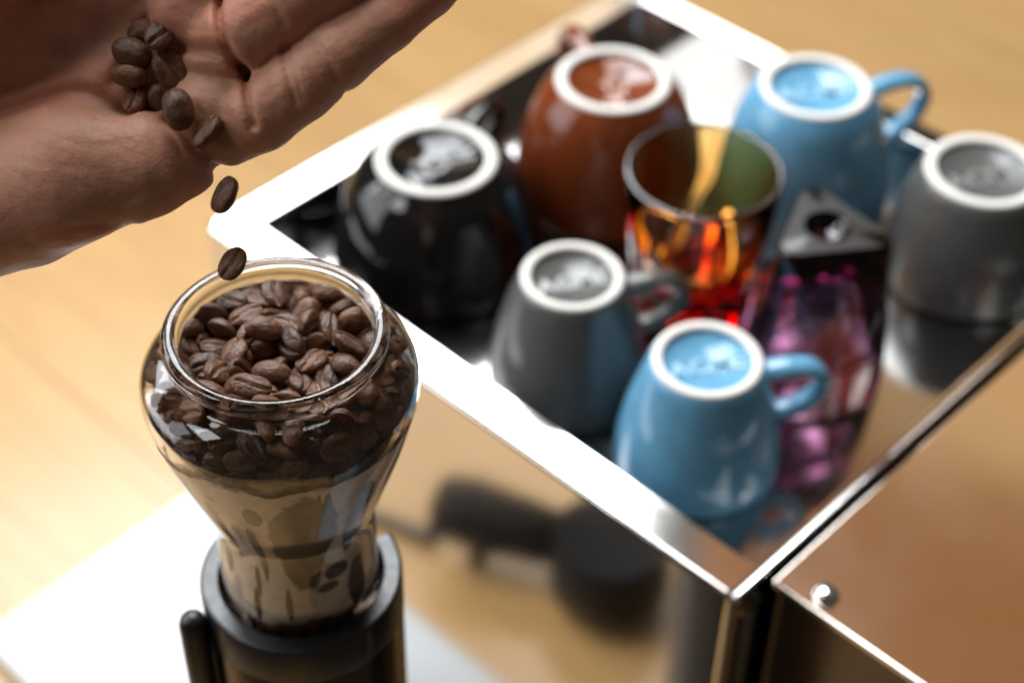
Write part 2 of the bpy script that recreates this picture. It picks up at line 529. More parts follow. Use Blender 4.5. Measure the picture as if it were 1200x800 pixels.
AMBER = tinted_glass_mat('amber_glass', (0.95, 0.66, 0.02), 540)
PURPLE = tinted_glass_mat('purple_glass', (0.69, 0.42, 0.60), 460)
FROST = tinted_glass_mat('pressed_base', (0.69, 0.42, 0.60), 460)
FROST.node_tree.nodes['Principled BSDF'].inputs['Roughness'].default_value = 0.34
gl = sharp(from_bm('glass_tumbler', tumbler_bm(0.0795, 0.0339, 0.0330, R_(20)), AMBER), 50, False)
gl.location = (0.1326, 0.1251, TRAY)
tag(gl, 'amber glass tumbler standing upright among the cups with its round rim up', 'glass', group='coloured glass tumblers on the tray')
gl = sharp(from_bm('glass_tumbler', tumbler_bm(0.0795, 0.0339, 0.0330, R_(0)), PURPLE), 50, False)
gl.rotation_euler = (math.pi, 0, R_(53)); gl.location = (0.1383, 0.0652, TRAY + 0.0797)
gl.data.materials.append(FROST)
for f_ in gl.data.polygons:
    if f_.center.z < 0.0012 and abs(f_.normal.z) > 0.8: f_.material_index = 1
tag(gl, 'purple glass tumbler turned upside down with its triangular base up', 'glass', group='coloured glass tumblers on the tray')

# ------------------------------------------------------------------ grinder
GX, GY = -0.13398, 0.07595
grin = empty('coffee_grinder', (GX, GY, GROUND_Z))
tag(grin, 'black coffee grinder with a waisted clear glass hopper full of beans', 'grinder')
OUT = [(0.0243, 0.0535), (0.0247, 0.060), (0.0248, 0.076), (0.0247, 0.088), (0.0252, 0.100), (0.0290, 0.112), (0.0330, 0.124), (0.0367, 0.136), (0.0392, 0.146),
       (0.0402, 0.152), (0.0392, 0.1578), (0.0345, 0.1618), (0.0305, 0.1635), (0.0297, 0.1652), (0.0302, 0.1668), (0.0316, 0.1682), (0.0322, 0.1700), (0.0318, 0.1718), (0.0306, 0.1727)]
INN = [(0.0288, 0.1727), (0.0278, 0.1715), (0.0275, 0.1690), (0.0277, 0.1650), (0.0290, 0.1612), (0.0335, 0.1590), (0.0372, 0.1555), (0.0379, 0.152), (0.0370, 0.146), (0.0345, 0.136), (0.0308, 0.124), (0.0268, 0.112),
       (0.0230, 0.100), (0.0225, 0.088), (0.0226, 0.076), (0.0225, 0.060), (0.0223, 0.0535)]
prof = [tuple(q) for q in catmull(OUT, 3)] + [tuple(q) for q in catmull(INN, 3)]
GLASS = glass_mat('clear_glass', (0.985, 0.99, 0.985), 1.49)
hb = lathe_bm(prof, 128, closed=True)
for v in hb.verts:                    # the inside of the waist is hand blown: shallow dents and flutes
    r = math.hypot(v.co.x, v.co.y); a = math.atan2(v.co.y, v.co.x)
    z = v.co.z
    ri = float(np.interp(z, [q[1] for q in INN[::-1]], [q[0] for q in INN[::-1]]))
    if z < 0.132 and abs(r - ri) < 0.0009:
        g = min(1.0, max(0.0, (0.132 - z) / 0.014)) * min(1.0, max(0.0, (z - 0.054) / 0.01))
        d = 0.00055 * math.sin(6 * a + 150 * z + 0.6) + 0.00060 * math.sin(4 * a - 230 * z + 1.9) + 0.00035 * math.sin(11 * a + 420 * z)
        d *= 0.6
        d += 0.0 * math.exp(-(((a + 2.36) / 0.30) ** 2 + ((z - 0.100) / 0.011) ** 2)) + 0.0012 * math.exp(-(((a + 1.70) / 0.20) ** 2 + ((z - 0.104) / 0.012) ** 2))
        v.co.x *= 1 - d * g / r; v.co.y *= 1 - d * g / r
ho = from_bm('hopper', hb, GLASS, grin)
ho.location = (0, 0, -GROUND_Z)
# thin film added on the hopper's waist, the glass's beige reflection painted on it
def reflection_film_mat():
    M, nt, b = mat_new('reflection_film')
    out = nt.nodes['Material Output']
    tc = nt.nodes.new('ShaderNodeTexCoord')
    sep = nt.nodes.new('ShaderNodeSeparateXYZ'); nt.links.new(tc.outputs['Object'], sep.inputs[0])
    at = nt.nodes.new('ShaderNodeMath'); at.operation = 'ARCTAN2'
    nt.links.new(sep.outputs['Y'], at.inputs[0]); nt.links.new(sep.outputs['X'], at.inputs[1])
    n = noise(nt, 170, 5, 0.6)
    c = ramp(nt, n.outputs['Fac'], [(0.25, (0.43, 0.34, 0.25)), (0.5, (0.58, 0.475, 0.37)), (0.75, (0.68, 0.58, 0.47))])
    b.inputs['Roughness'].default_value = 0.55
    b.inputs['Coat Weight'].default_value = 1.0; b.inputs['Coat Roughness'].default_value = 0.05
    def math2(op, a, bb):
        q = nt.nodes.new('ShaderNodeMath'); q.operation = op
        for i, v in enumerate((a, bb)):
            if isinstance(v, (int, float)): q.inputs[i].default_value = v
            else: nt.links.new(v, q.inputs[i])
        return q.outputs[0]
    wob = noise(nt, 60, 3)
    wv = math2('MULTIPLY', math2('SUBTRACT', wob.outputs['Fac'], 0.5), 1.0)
    # brown spots in the painted reflection: (angle deg, z, half width deg, half height)
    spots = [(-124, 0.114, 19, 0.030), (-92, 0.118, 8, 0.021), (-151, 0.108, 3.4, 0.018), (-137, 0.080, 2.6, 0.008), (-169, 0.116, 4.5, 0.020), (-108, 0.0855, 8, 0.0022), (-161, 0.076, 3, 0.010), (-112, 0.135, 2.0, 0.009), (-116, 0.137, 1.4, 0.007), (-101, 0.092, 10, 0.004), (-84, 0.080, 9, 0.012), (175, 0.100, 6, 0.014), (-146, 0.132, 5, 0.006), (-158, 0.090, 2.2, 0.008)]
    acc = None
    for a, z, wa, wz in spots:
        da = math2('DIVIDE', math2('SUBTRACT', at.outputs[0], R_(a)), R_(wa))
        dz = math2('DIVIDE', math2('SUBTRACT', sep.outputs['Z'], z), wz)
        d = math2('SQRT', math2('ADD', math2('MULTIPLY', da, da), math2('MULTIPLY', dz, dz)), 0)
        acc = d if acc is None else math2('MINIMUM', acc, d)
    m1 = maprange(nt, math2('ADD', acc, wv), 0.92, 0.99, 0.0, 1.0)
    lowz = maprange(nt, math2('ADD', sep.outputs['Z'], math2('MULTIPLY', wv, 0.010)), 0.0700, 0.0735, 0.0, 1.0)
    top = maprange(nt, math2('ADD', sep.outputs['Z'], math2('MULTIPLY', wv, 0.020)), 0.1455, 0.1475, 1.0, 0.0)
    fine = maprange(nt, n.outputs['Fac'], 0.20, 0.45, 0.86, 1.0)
    # in those spots the beans seen through the glass are painted brown
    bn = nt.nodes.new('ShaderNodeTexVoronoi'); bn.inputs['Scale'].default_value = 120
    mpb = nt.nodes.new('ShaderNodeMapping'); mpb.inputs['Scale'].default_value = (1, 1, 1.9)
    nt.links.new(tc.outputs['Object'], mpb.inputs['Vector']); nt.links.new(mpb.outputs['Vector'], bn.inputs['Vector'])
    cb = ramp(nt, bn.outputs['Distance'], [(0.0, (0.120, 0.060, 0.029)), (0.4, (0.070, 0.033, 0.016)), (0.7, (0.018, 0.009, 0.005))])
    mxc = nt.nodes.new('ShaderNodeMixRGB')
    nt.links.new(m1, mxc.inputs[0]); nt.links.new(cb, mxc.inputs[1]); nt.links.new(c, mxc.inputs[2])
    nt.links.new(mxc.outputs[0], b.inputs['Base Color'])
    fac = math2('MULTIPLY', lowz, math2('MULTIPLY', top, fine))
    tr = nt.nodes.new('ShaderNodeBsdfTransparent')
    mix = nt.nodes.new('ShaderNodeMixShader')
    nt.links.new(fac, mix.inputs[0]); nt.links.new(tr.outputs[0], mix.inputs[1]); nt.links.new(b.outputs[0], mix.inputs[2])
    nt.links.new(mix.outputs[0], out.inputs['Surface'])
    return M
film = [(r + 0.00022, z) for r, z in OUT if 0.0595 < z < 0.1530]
fo = from_bm('reflection_film', lathe_bm([tuple(q) for q in catmull(film, 3)], 96), reflection_film_mat(), grin)
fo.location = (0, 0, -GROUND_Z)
# collar: a C shaped black ring open at the back, on the grinder's column
CZ = 0.066
def arc_ring(r0, r1, z0, z1, a0, a1, n=64, bev=0.0012):
    bm = bmesh.new()
    sec = [(r0, z0), (r1, z0), (r1, z1 - bev), (r1 - bev * .3, z1 - bev * .3), (r1 - bev, z1), (r0 + bev * .6, z1), (r0, z1 - bev * .6)]
    rings = []
    for i in range(n + 1):
        a = R_(a0 + (a1 - a0) * i / n)
        rings.append([bm.verts.new((r * math.cos(a), r * math.sin(a), z)) for r, z in sec])
    for p, q in zip(rings[:-1], rings[1:]):
        for k in range(len(sec)):
            bm.faces.new((p[k], p[(k + 1) % len(sec)], q[(k + 1) % len(sec)], q[k]))
    bm.faces.new(rings[0]); bm.faces.new(rings[-1][::-1])
    return bm
VIEW = 223.1      # world angle that points from the grinder back to the camera
o = sharp(from_bm('collar', arc_ring(0.0262, 0.0326, 0.050, CZ, VIEW - 128, VIEW + 122), BLACK, grin), 40); o.location = (0, 0, -GROUND_Z)
o = sharp(from_bm('inner_ring', lathe_bm([(0.0251, 0.050), (0.0251, 0.0612), (0.0257, 0.0618), (0.0261, 0.0612), (0.0261, 0.050)], 64, closed=True), BLACK, grin), 40); o.location = (0, 0, -GROUND_Z)
o = sharp(from_bm('column', lathe_bm([(0, 0.0498), (0.0322, 0.0498), (0.0324, 0.0490), (0.0324, -0.335), (0.0, -0.335)], 72), GREYMETAL, grin), 40); o.location = (0, 0, -GROUND_Z)
o = sharp(from_bm('base', lathe_bm([(0, 0.026), (0.0330, 0.026), (0.0338, 0.024), (0.0340, 0.0), (0, 0.0)], 72), BLACK, grin), 40)
a = R_(VIEW - 63)
lv = from_bm('lever', lathe_bm([(0, 0.0640), (0.0022, 0.0636), (0.0038, 0.0622), (0.0046, 0.0596), (0.0047, 0.02), (0.0047, -0.06), (0, -0.06)], 24), BLACK, grin)
lv.location = (0.0372 * math.cos(a), 0.0372 * math.sin(a), -GROUND_Z)
br = box('bracket', -0.006, 0.006, -0.0022, 0.0022, -0.03, 0.046, BLACK, grin, 0.0006)
br.location = (0.0340 * math.cos(a), 0.0340 * math.sin(a), -GROUND_Z); br.rotation_euler = (0, 0, a)

# dark tool invented for its reflection in the machine's polished side, and a cord
pf = empty('added_portafilter', (-0.175, 0.225, GROUND_Z))
tag(pf, 'made-up black tool out of frame, added for its reflection in the steel side', 'added_portafilter')
h0, h1 = Vector((-0.150, 0.315, -0.318)), Vector((-0.187, 0.235, -0.322))
def worldpart(name, bm, mat):
    o = from_bm(name, bm, mat, pf); o.location = -pf.location; return o
worldpart('handle', tube_bm([h0 + (h1 - h0) * t for t in (0, 0.04, 0.3, 0.7, 1)], [(0.010, 0.010), (0.019, 0.019), (0.022, 0.022), (0.019, 0.019), (0.016, 0.016)], 20), RUBBER)
bm = lathe_bm([(0, 0.020), (0.034, 0.026), (0.037, 0.022), (0.037, -0.018), (0.031, -0.030), (0, -0.030)], 40)
for v in bm.verts: v.co = v.co + Vector((-0.196, 0.208, -0.326))
sharp(worldpart('basket_holder', bm, RUBBER))
bm = tube_bm([(-0.160, 0.285, -0.330), (-0.1605, 0.287, -0.345), (-0.161, 0.288, -0.3615)], (0.006, 0.006), 12)
worldpart('rest', bm, BLACK)
cp = [(-0.150, 0.315, -0.3545), (-0.142, 0.345, -0.3560), (-0.128, 0.39, -0.3565), (-0.132, 0.44, -0.3565), (-0.20, 0.50, -0.3565), (-0.30, 0.52, -0.3565)]
cd = from_bm('power_cord', tube_bm([Vector(q) for q in catmull(cp, 8)], (0.0045, 0.0045), 10), BLACK)
tag(cd, 'black power cord trailing over the wooden floor at the edge of the board', 'cord')

BEANS = '''
2,-1269,-1059,5839,925,159,-90,334 4,-794,-1477,5941,44,-944,-294,144 3,1229,-1513,5984,669,-657,-323,127 4,-112,1665,5894,854,71,-28,-514
1,716,-1012,6141,105,-665,720,167 0,1148,-816,5949,682,-62,728,38 2,1318,743,6061,943,35,-85,321 0,547,1282,6147,313,-945,96,10
0,-1270,158,6060,318,150,-10,-936 3,-1850,-613,5983,470,348,650,485 1,-115,-1755,5960,76,73,391,-914 2,-1150,-388,6222,303,186,203,-913
4,1138,1218,6496,59,222,-972,-55 0,-172,1258,6304,932,-35,-77,-353 3,-892,1732,5987,720,655,165,161 2,-1388,884,6262,60,-956,276,80
1,-1753,203,6192,666,210,-362,-617 1,-1405,-1006,6342,896,78,108,-424 3,-814,-1442,6278,946,230,190,128 2,512,-1616,6243,490,-130,155,-848
1,1065,-1202,6590,186,261,947,17 2,1623,-483,6205,270,-822,451,-219 4,1656,244,6306,97,218,-969,63 2,184,1699,6379,542,-280,-288,-738
1,-874,1188,6569,84,-549,762,-333 0,-1494,646,6685,63,-954,255,145 4,-1705,-392,6729,279,-774,320,469 2,-789,-856,6680,100,-283,-869,392
2,-111,-1670,6458,863,146,-54,-480 3,772,-1527,6941,257,948,7,187 0,1353,-740,6589,176,404,382,813 1,1618,-141,6753,145,941,-277,-128
0,1629,623,6491,841,-130,70,-520 4,834,1773,6528,666,454,-517,286 3,-619,-1566,6951,106,-78,991,32 1,46,-1172,6881,27,-387,-867,312
2,524,-1397,7348,7,0,-995,103 0,1289,-1072,7179,90,-508,-419,747 4,1749,-882,7083,482,270,-669,-496 2,1947,-122,7140,395,-591,-390,586
2,1613,534,7000,942,124,-249,190 4,1554,1199,6931,82,-495,-523,689 0,573,1268,6758,378,61,-64,921 4,-105,1395,6829,142,254,-90,-952
2,-479,1894,6631,50,-125,729,-672 0,-1366,1400,6673,55,-443,567,-692 0,-1592,729,7004,788,184,30,587 0,-1440,-14,6792,825,-431,338,138
1,-1442,-464,6890,818,534,184,107 2,-1310,-1153,6793,839,234,43,-490 4,-1040,856,7157,265,807,116,515 2,-1288,154,7231,855,50,360,369
1,-493,-1161,7270,119,158,-537,-820 2,1323,-401,7301,413,-810,-272,316 0,955,942,6986,273,315,-31,908 2,370,1345,7426,3,-147,985,-86
4,-507,1375,7075,867,-285,-213,348 0,-178,-1640,7386,768,-39,-258,-584 0,125,-1950,7105,92,-131,724,671 3,894,-1350,7592,780,-4,-9,-625
3,1654,-705,7569,647,149,-366,-652 3,1744,-8,7889,115,739,-339,571 0,1589,566,7740,367,114,918,-97 2,1027,963,7489,969,173,38,174
2,1095,1563,7274,94,-304,-474,821 1,295,1937,7083,99,204,671,-706 1,-313,1617,7479,879,19,131,458 2,-907,1491,7233,375,235,-355,-823
2,-1337,1008,7614,155,-588,-792,52 3,-1713,358,7619,155,706,-381,-576 1,-1928,-342,7628,57,690,217,688 3,-1339,-735,7500,174,-726,648,152
0,-913,-1727,7364,300,25,690,658 4,-1375,-61,7922,68,287,955,-33 3,-1264,-1192,7768,418,-900,103,-68 4,-463,-1464,7760,458,-128,-32,879
1,212,-1230,7744,133,794,-577,137 0,1158,-1179,7955,651,-385,133,-640 1,1175,-151,7674,325,172,-380,-849 2,1009,1433,7987,70,-901,309,-296
1,333,1565,7639,491,-62,-65,-866 4,-974,1350,7887,220,-466,-844,150 1,-1422,847,8075,151,-606,-775,94 2,54,-1951,8057,90,-68,-693,-712
4,676,-1535,8190,139,-737,658,65 0,1492,-737,8106,795,-200,-20,-572 3,1305,88,8124,299,15,-33,-953 1,1543,811,8049,764,-256,-159,-570
4,481,1426,8244,85,966,-133,-203 4,68,1959,8079,635,672,-273,268 1,-731,1418,8016,559,232,142,783 4,-1650,201,8132,13,94,126,-988
2,-1587,-564,8005,877,393,212,-177 1,-953,-1708,8113,687,-663,63,-291 4,124,-1201,8065,776,10,-56,628 0,1093,669,8316,781,69,-280,-554
0,966,1449,8530,133,331,889,287 2,-92,1434,8095,544,-167,-570,592 0,-719,1272,8699,469,860,117,164 4,-1016,679,8141,258,-302,-74,-915
0,-1248,-370,8332,71,130,192,970 0,-1528,-1220,8372,487,102,719,486 2,-611,-1140,8123,22,28,-39,-999 2,510,-1233,8751,490,87,854,153
0,1193,-1156,8647,37,717,-694,-59 4,1271,-379,8651,200,49,-967,149 1,106,1201,8685,221,105,-302,-921 4,-1316,1453,8461,269,-254,625,-688
4,-1664,575,8470,610,-224,-40,-759 3,-1246,-380,8819,297,119,134,938 0,-851,-1039,8535,947,-161,-102,-257 4,-25,-1187,8484,623,-28,-152,767
0,687,-1830,8599,734,-634,-244,11 1,1828,-707,8723,442,354,-617,-547 1,1722,211,8497,778,-33,84,-622 1,1100,789,9016,654,611,405,187
3,777,1087,8602,846,-79,-321,417 1,1549,736,9036,241,-593,346,-686 0,646,995,9082,200,86,38,-975 3,332,1712,8790,908,-415,-31,-44
1,-518,1686,8567,258,-38,-509,-820 4,-1303,760,8683,341,147,253,893 3,-1940,-184,8695,472,-565,375,-563 0,-1547,-945,8816,698,-430,-96,-564
2,-524,-1708,8500,126,-235,-253,-930 4,91,-1708,8895,72,916,365,152 3,1167,-1157,9129,99,-803,-575,123 1,1417,-183,9013,137,761,-634,37
1,1521,-878,9268,844,102,111,514 4,1605,-64,9206,507,-166,-138,-834 1,1252,1497,9148,775,519,-331,-142 3,548,1559,9489,144,429,-890,49
0,-97,1676,9135,395,222,-60,-890 0,-1164,1452,9053,525,49,478,-703 4,-1233,320,9028,364,-78,-155,915 0,-1846,-394,9320,427,425,254,756
2,-873,-962,9195,17,191,978,78 1,-415,-1633,8986,399,-76,68,911 1,505,-1537,9216,751,54,201,-627 0,-1385,921,9407,225,101,967,65
2,-1916,423,9155,297,-569,435,-631 3,-1378,-891,9438,965,224,-30,130 1,-927,-1552,9421,254,-912,206,-247 1,-216,-1344,9618,313,-257,-865,-297
0,1037,-1408,9641,309,-702,-641,-40 1,1557,-324,9656,331,52,-40,942 3,1862,332,9687,558,256,-782,-104 0,1057,927,9708,126,-311,-838,430
2,229,1576,10107,614,474,-535,336 0,-755,1301,9382,677,397,615,73 2,-949,748,9986,394,-898,-160,113 3,-823,-943,10084,116,164,806,-557
0,429,-1206,9923,502,-609,497,-361 3,1291,343,10225,86,-643,705,285 1,-1718,469,9630,817,-205,414,-344 0,-1333,-256,9437,905,-263,329,49
4,-1358,-1455,9780,682,-578,445,-42 4,-151,-1775,9468,925,257,245,-138 4,484,-1931,9735,719,-684,-63,111 2,1533,-938,9998,120,807,295,497
1,1622,-222,10115,40,47,-76,995 3,1616,1039,9795,199,796,28,-570 1,932,1501,9677,287,57,184,938 2,-421,1725,9746,293,-794,-155,-510
2,-1101,1413,9861,379,329,854,-134 1,-400,1357,10046,495,-223,-337,769 4,-1440,1091,9893,101,578,-16,-810 3,-1752,-37,10178,609,-714,162,304
2,-1577,-826,10123,25,648,-646,403 2,-756,-1627,10069,230,-228,-946,19 3,-154,-1646,9959,564,-193,95,-797 0,1026,-1420,9979,836,226,121,485
0,2021,-751,10584,662,128,-556,-487 1,1800,443,10260,604,230,461,608 2,1136,1265,10179,913,-108,-159,361 0,253,2016,10153,697,572,206,-379
2,980,-688,9983,960,129,162,189 3,-1772,617,10448,370,-219,-890,-152 4,-1685,-460,10068,2,-406,340,849 1,-1119,-1503,10503,451,-464,-189,738
2,-648,-1704,10524,269,-700,-643,159 3,366,-1729,10413,370,-718,450,-381 1,1527,-1075,10416,426,-378,-271,776 4,1913,-118,10734,614,774,7,152
0,1638,984,10706,239,-16,962,-130 0,894,1620,10338,210,-415,228,855 1,-98,1797,10545,293,-416,-324,798 1,-856,1621,10253,160,237,-209,-935
3,547,-1023,10508,761,-127,-319,-550 3,741,1202,10597,803,187,-503,259 1,-1043,-576,10531,594,133,43,-792 2,991,-1590,10660,38,-429,-850,302
2,1456,-431,10754,723,583,-341,145 1,1891,67,10960,756,-620,-18,207 0,1406,1274,10759,880,-214,-184,382 3,513,1883,10851,152,-434,870,180
1,119,2109,11089,973,158,-131,-106 0,-1360,1207,10469,896,31,81,-435 0,-1409,410,10443,270,-295,78,-913 1,-1642,-701,10562,931,82,-309,177
4,-618,-1970,10983,259,909,260,-197 3,-29,-1807,10507,674,-145,-87,719 2,-14,1227,10646,198,-15,-744,638 3,-626,1844,10975,72,-606,-780,-137
4,-1073,1641,10895,338,-403,-772,357 0,-2023,294,10966,223,-665,681,210 4,-1537,-174,10852,404,-470,713,328 3,-1375,-1301,10813,867,-246,-431,27
1,-294,-1612,11131,411,652,-632,-76 1,1036,-1939,11312,411,837,-11,361 1,1311,-1422,10984,22,899,-412,148 0,1401,647,10868,861,387,-41,-329
0,1828,1123,11323,96,761,533,356 1,930,1781,11033,20,210,-180,961 1,1209,75,10649,70,111,-980,150 3,238,1522,11160,57,190,321,-926
3,-709,-914,11066,251,458,-841,139 2,798,-1420,11250,56,-728,-683,37 4,1202,-801,11248,175,-530,-824,100 1,2107,-213,11205,717,383,29,581
1,-493,1773,11227,876,128,-99,455 2,-1491,1305,10997,40,-170,-256,951 0,-1715,392,11513,38,996,-39,-65 4,-2048,-355,10949,155,693,509,-487
1,-990,-1756,11148,795,-273,24,541 2,261,-2127,11012,916,-230,156,290 3,-762,946,10933,197,-209,-284,-915 3,-1277,-584,11296,121,841,520,-90
2,-285,-1132,11202,767,92,493,400 0,-1840,-987,11266,285,244,-926,36 0,-345,-2181,11458,25,-117,-283,952 3,132,-1713,11274,462,-330,-249,-784
2,1631,-1450,11514,213,267,939,-46 1,1948,-994,11155,895,-23,-358,267 2,2110,578,11374,507,325,788,-129 0,1024,1236,11402,220,-85,-947,217
0,-352,2471,11631,101,-13,618,-780 4,-1065,1981,11437,451,-848,-195,200 1,-1555,856,11016,209,122,-668,704 1,-1929,-41,11261,734,610,-221,-199
3,-756,-1011,11702,51,-804,469,-363 4,1715,-1988,11972,760,-542,-285,216 1,1579,-629,11572,111,-856,-505,6 2,1480,190,11333,934,-201,-37,292
0,340,2110,11766,43,674,689,261 1,-982,1485,11596,46,-675,-661,-323 1,-1575,1422,11501,795,210,-15,-568 4,-2194,-656,11525,686,-77,164,705
3,-1634,-1515,11455,599,199,233,740 0,-1255,-1510,11710,572,269,261,729 3,573,-1837,11642,575,505,-52,642 0,1066,536,11660,87,139,138,-977
4,-336,1133,11601,282,636,708,-119 2,-1173,-231,11431,458,-99,157,869 4,894,-1190,11503,454,-32,52,-889 1,313,1474,11695,805,121,-261,519
1,-1025,2267,12142,390,-283,-834,-270 4,-2114,1643,12098,815,298,492,-63 3,-2307,436,11893,595,-186,-464,-630 0,-2292,-1619,12466,428,-563,-46,-706
2,-1010,-2137,11855,759,634,-92,-118 2,333,-2239,11886,585,503,-92,-630 2,1291,-1665,11748,407,199,-418,-788 4,1797,-366,12097,99,-923,-177,-326
4,1732,152,11743,166,146,-93,971 4,1377,1372,11805,314,225,144,-911 1,-999,715,11490,992,-89,89,9 1,-1456,-653,11681,276,-34,-213,937
4,-1488,1807,11923,770,-153,137,-604 1,-1901,1058,11696,183,0,-371,910 1,-2436,-159,11980,23,-826,-248,505 2,-1672,-1853,12177,521,710,-470,50
2,-603,-1778,11662,708,-205,-280,-615 4,920,-2198,11831,157,29,556,-816 2,2004,-1118,11736,778,-101,-68,-616 0,2257,-289,11656,600,-105,273,-745
1,1748,766,11574,141,-152,53,977 0,1003,1637,11860,369,-699,163,590 1,-276,1845,11706,465,86,191,-860 0,-22,-1490,11920,325,888,-319,67
0,1169,1098,12140,647,260,-184,-693 1,-675,1378,11887,833,164,-132,511 0,259,2534,12187,880,191,-260,348 2,-1036,1927,12236,386,-163,370,-829
1,-1504,1215,12104,108,218,-204,948 1,-1780,83,11759,167,-4,-47,985 2,-1805,-1191,12069,67,764,-566,302 0,-906,-1638,12253,39,394,-905,153
3,951,-2619,13085,121,941,-82,305 3,2123,-1595,12628,254,-444,570,-643 4,2364,-831,12217,244,630,733,-72 2,2323,496,12131,164,938,287,106
4,22,1490,12056,718,244,-27,-651 3,600,-1307,12010,770,-250,115,576 1,1655,420,12400,80,468,838,270 1,-362,2286,12153,700,197,-180,-663
0,-1868,2159,12606,332,536,-207,748 4,-1674,496,11967,854,-442,275,-16 3,-2244,-830,12216,175,334,-912,-160 4,-1140,-1182,12302,434,37,-803,-406
4,-375,-2328,11976,326,-151,167,-918 3,1029,-2351,12362,392,48,-193,-898 4,1347,-960,11968,138,304,-923,-188 2,2701,-143,12206,519,-468,-290,654
4,1837,935,12050,39,138,31,-989 1,-1455,-430,12101,965,-106,122,207 4,1181,-369,12229,36,41,-998,3 3,607,1240,12518,80,969,94,216
0,-730,1296,12326,443,135,-2,-886 0,60,2672,12660,191,131,106,-967 3,-1456,798,12427,471,-76,190,-858 0,-1995,38,12235,348,21,256,-902
4,-1849,-1027,12492,137,980,143,29 2,-765,-1325,12630,122,226,-956,145 3,67,-2477,12365,413,-17,65,908 3,1543,-1504,12194,962,-272,23,-14
1,2412,-632,12646,181,243,932,199 4,452,1906,12415,47,-361,-917,-166 2,1164,-996,12502,154,-136,936,-286 3,-54,1229,12639,191,-596,780,11
3,-1291,72,12570,201,-925,-253,199 3,-612,-2624,12743,451,283,-743,406 2,961,-1690,12666,21,933,-312,180 3,1918,-891,12342,840,347,-336,-248
3,2807,-392,13227,351,501,760,220 4,-618,2586,12631,518,372,24,-770 1,-2146,1760,12853,707,307,283,-571 3,-2325,1039,12414,213,-803,378,409
0,-3520,-88,15190,592,364,608,384 0,-1505,-1599,12574,141,-114,-412,893 0,674,1640,12764,431,207,-286,-830 4,-920,-821,12496,812,-548,-39,-196
1,-104,-1651,12328,921,72,-135,359 0,1502,-2165,12637,855,186,347,337 4,2614,-1149,13103,256,728,-199,604 0,2488,60,12562,950,-250,-184,-47
1,-1165,2365,12739,508,211,3,-835 3,-1361,1540,12759,117,-969,133,-172 2,-2563,574,12710,168,-337,-799,-470 0,-2552,-966,12868,41,-886,-103,450
2,-1680,-2181,12937,756,240,-559,-240 3,-522,1424,12818,736,103,31,-668 2,1341,849,12643,973,78,-215,20 3,491,-2015,12668,425,497,-732,192
2,1720,-1312,12726,715,140,-75,681 4,1688,-437,12540,758,-374,7,534 1,-322,2007,12593,21,11,337,-941 2,-1976,2451,13488,574,588,-21,570
0,-2753,1246,13786,359,597,-216,-684 1,-2848,-304,13320,509,187,-520,660 2,-2224,-1861,13364,628,82,-746,205 3,-1204,-2239,12450,879,296,223,-300
1,-1065,-1309,12915,954,-210,-64,-203 3,1186,-1047,12862,905,-287,-168,267 4,1548,192,12756,62,129,982,121 3,-120,1951,13262,30,-219,-974,-44
3,-1294,595,12869,317,140,60,936 2,58,-2653,12830,381,38,-36,923 0,1458,-1786,13216,115,-861,400,-292 2,2264,-822,13117,238,813,-342,407
1,2892,-133,13642,858,-367,-168,-317 0,396,2373,12967,639,236,-325,656 4,-846,2987,13305,227,-12,619,-751 0,-1875,941,12685,517,286,-367,-718
3,-2819,12,12699,208,-454,17,-866 3,-2306,-2113,14237,687,503,-512,-113 3,-1756,-1611,13325,19,594,-611,523 2,846,898,12881,796,-115,-150,575
3,-1591,-603,12893,11,670,-723,-169 0,896,-1870,12999,797,98,-338,-490 1,1949,-2350,13147,735,-546,-121,383 4,2177,-244,13071,326,146,922,150
3,747,2073,13468,57,-529,773,346 2,-233,2735,13092,526,30,55,-848 3,-1411,1458,13039,957,73,-58,-275 3,-2776,552,13201,922,125,244,-274
2,-2236,-346,12741,598,622,313,-396 1,-2185,-1173,12874,661,180,240,688 2,-674,-2209,12646,229,-425,-270,-833 4,-253,-1729,12779,302,22,-292,907
2,1596,-196,13164,280,184,833,-441 2,336,1188,13266,212,514,819,145 1,-859,1439,13377,303,-145,-106,-936 1,-1041,-633,13125,182,187,-957,-126
4,2280,-2417,14136,77,-471,431,766 1,2707,-718,13736,136,257,957,4 0,2145,742,13119,189,42,605,772 2,1991,2452,14347,93,-847,97,-514
0,1419,3217,15155,675,503,-484,240 2,-901,2123,13059,853,239,112,451 4,-2479,1228,12974,114,-76,246,-959 3,-1997,113,12769,54,-210,154,964
0,-1900,-1253,13489,528,-730,-344,263 3,-368,-2891,13470,242,955,94,-144 4,488,-3009,13369,612,-244,-364,-658 4,-506,-99,13590,162,-408,-858,-265
0,-525,736,13624,17,-754,656,11 2,219,-1526,12926,875,-1,484,12 0,1501,370,13230,48,811,579,-64 4,-106,1168,13286,529,-127,-240,804
4,2215,303,12961,370,-107,460,800 3,572,2993,13962,279,-885,308,209 1,-1398,2314,13175,684,-326,-171,630 3,-2382,2107,14478,563,-631,-525,-101
3,-3013,383,13924,7,-777,463,426 3,-2926,-1262,15514,819,546,-161,-76 0,-1187,-2639,13287,655,481,-558,168 4,910,-3118,13915,437,-213,-660,-573
4,718,-1260,13361,374,-325,725,-479 4,1980,-740,13199,886,-263,-381,4 0,-1333,96,13295,294,-152,-737,590 3,-413,-1424,13409,168,-908,-327,202
4,1520,1191,13277,19,970,87,228 3,-608,2178,13511,850,-30,-8,-527 0,-1194,-2021,13218,357,504,-783,66 3,-489,-2190,13163,942,97,97,308
4,1473,-2687,13827,307,514,-596,535 1,2114,-1528,13341,12,-907,420,32 4,2144,-33,13594,384,564,586,438 1,2117,2248,13642,651,641,-380,145
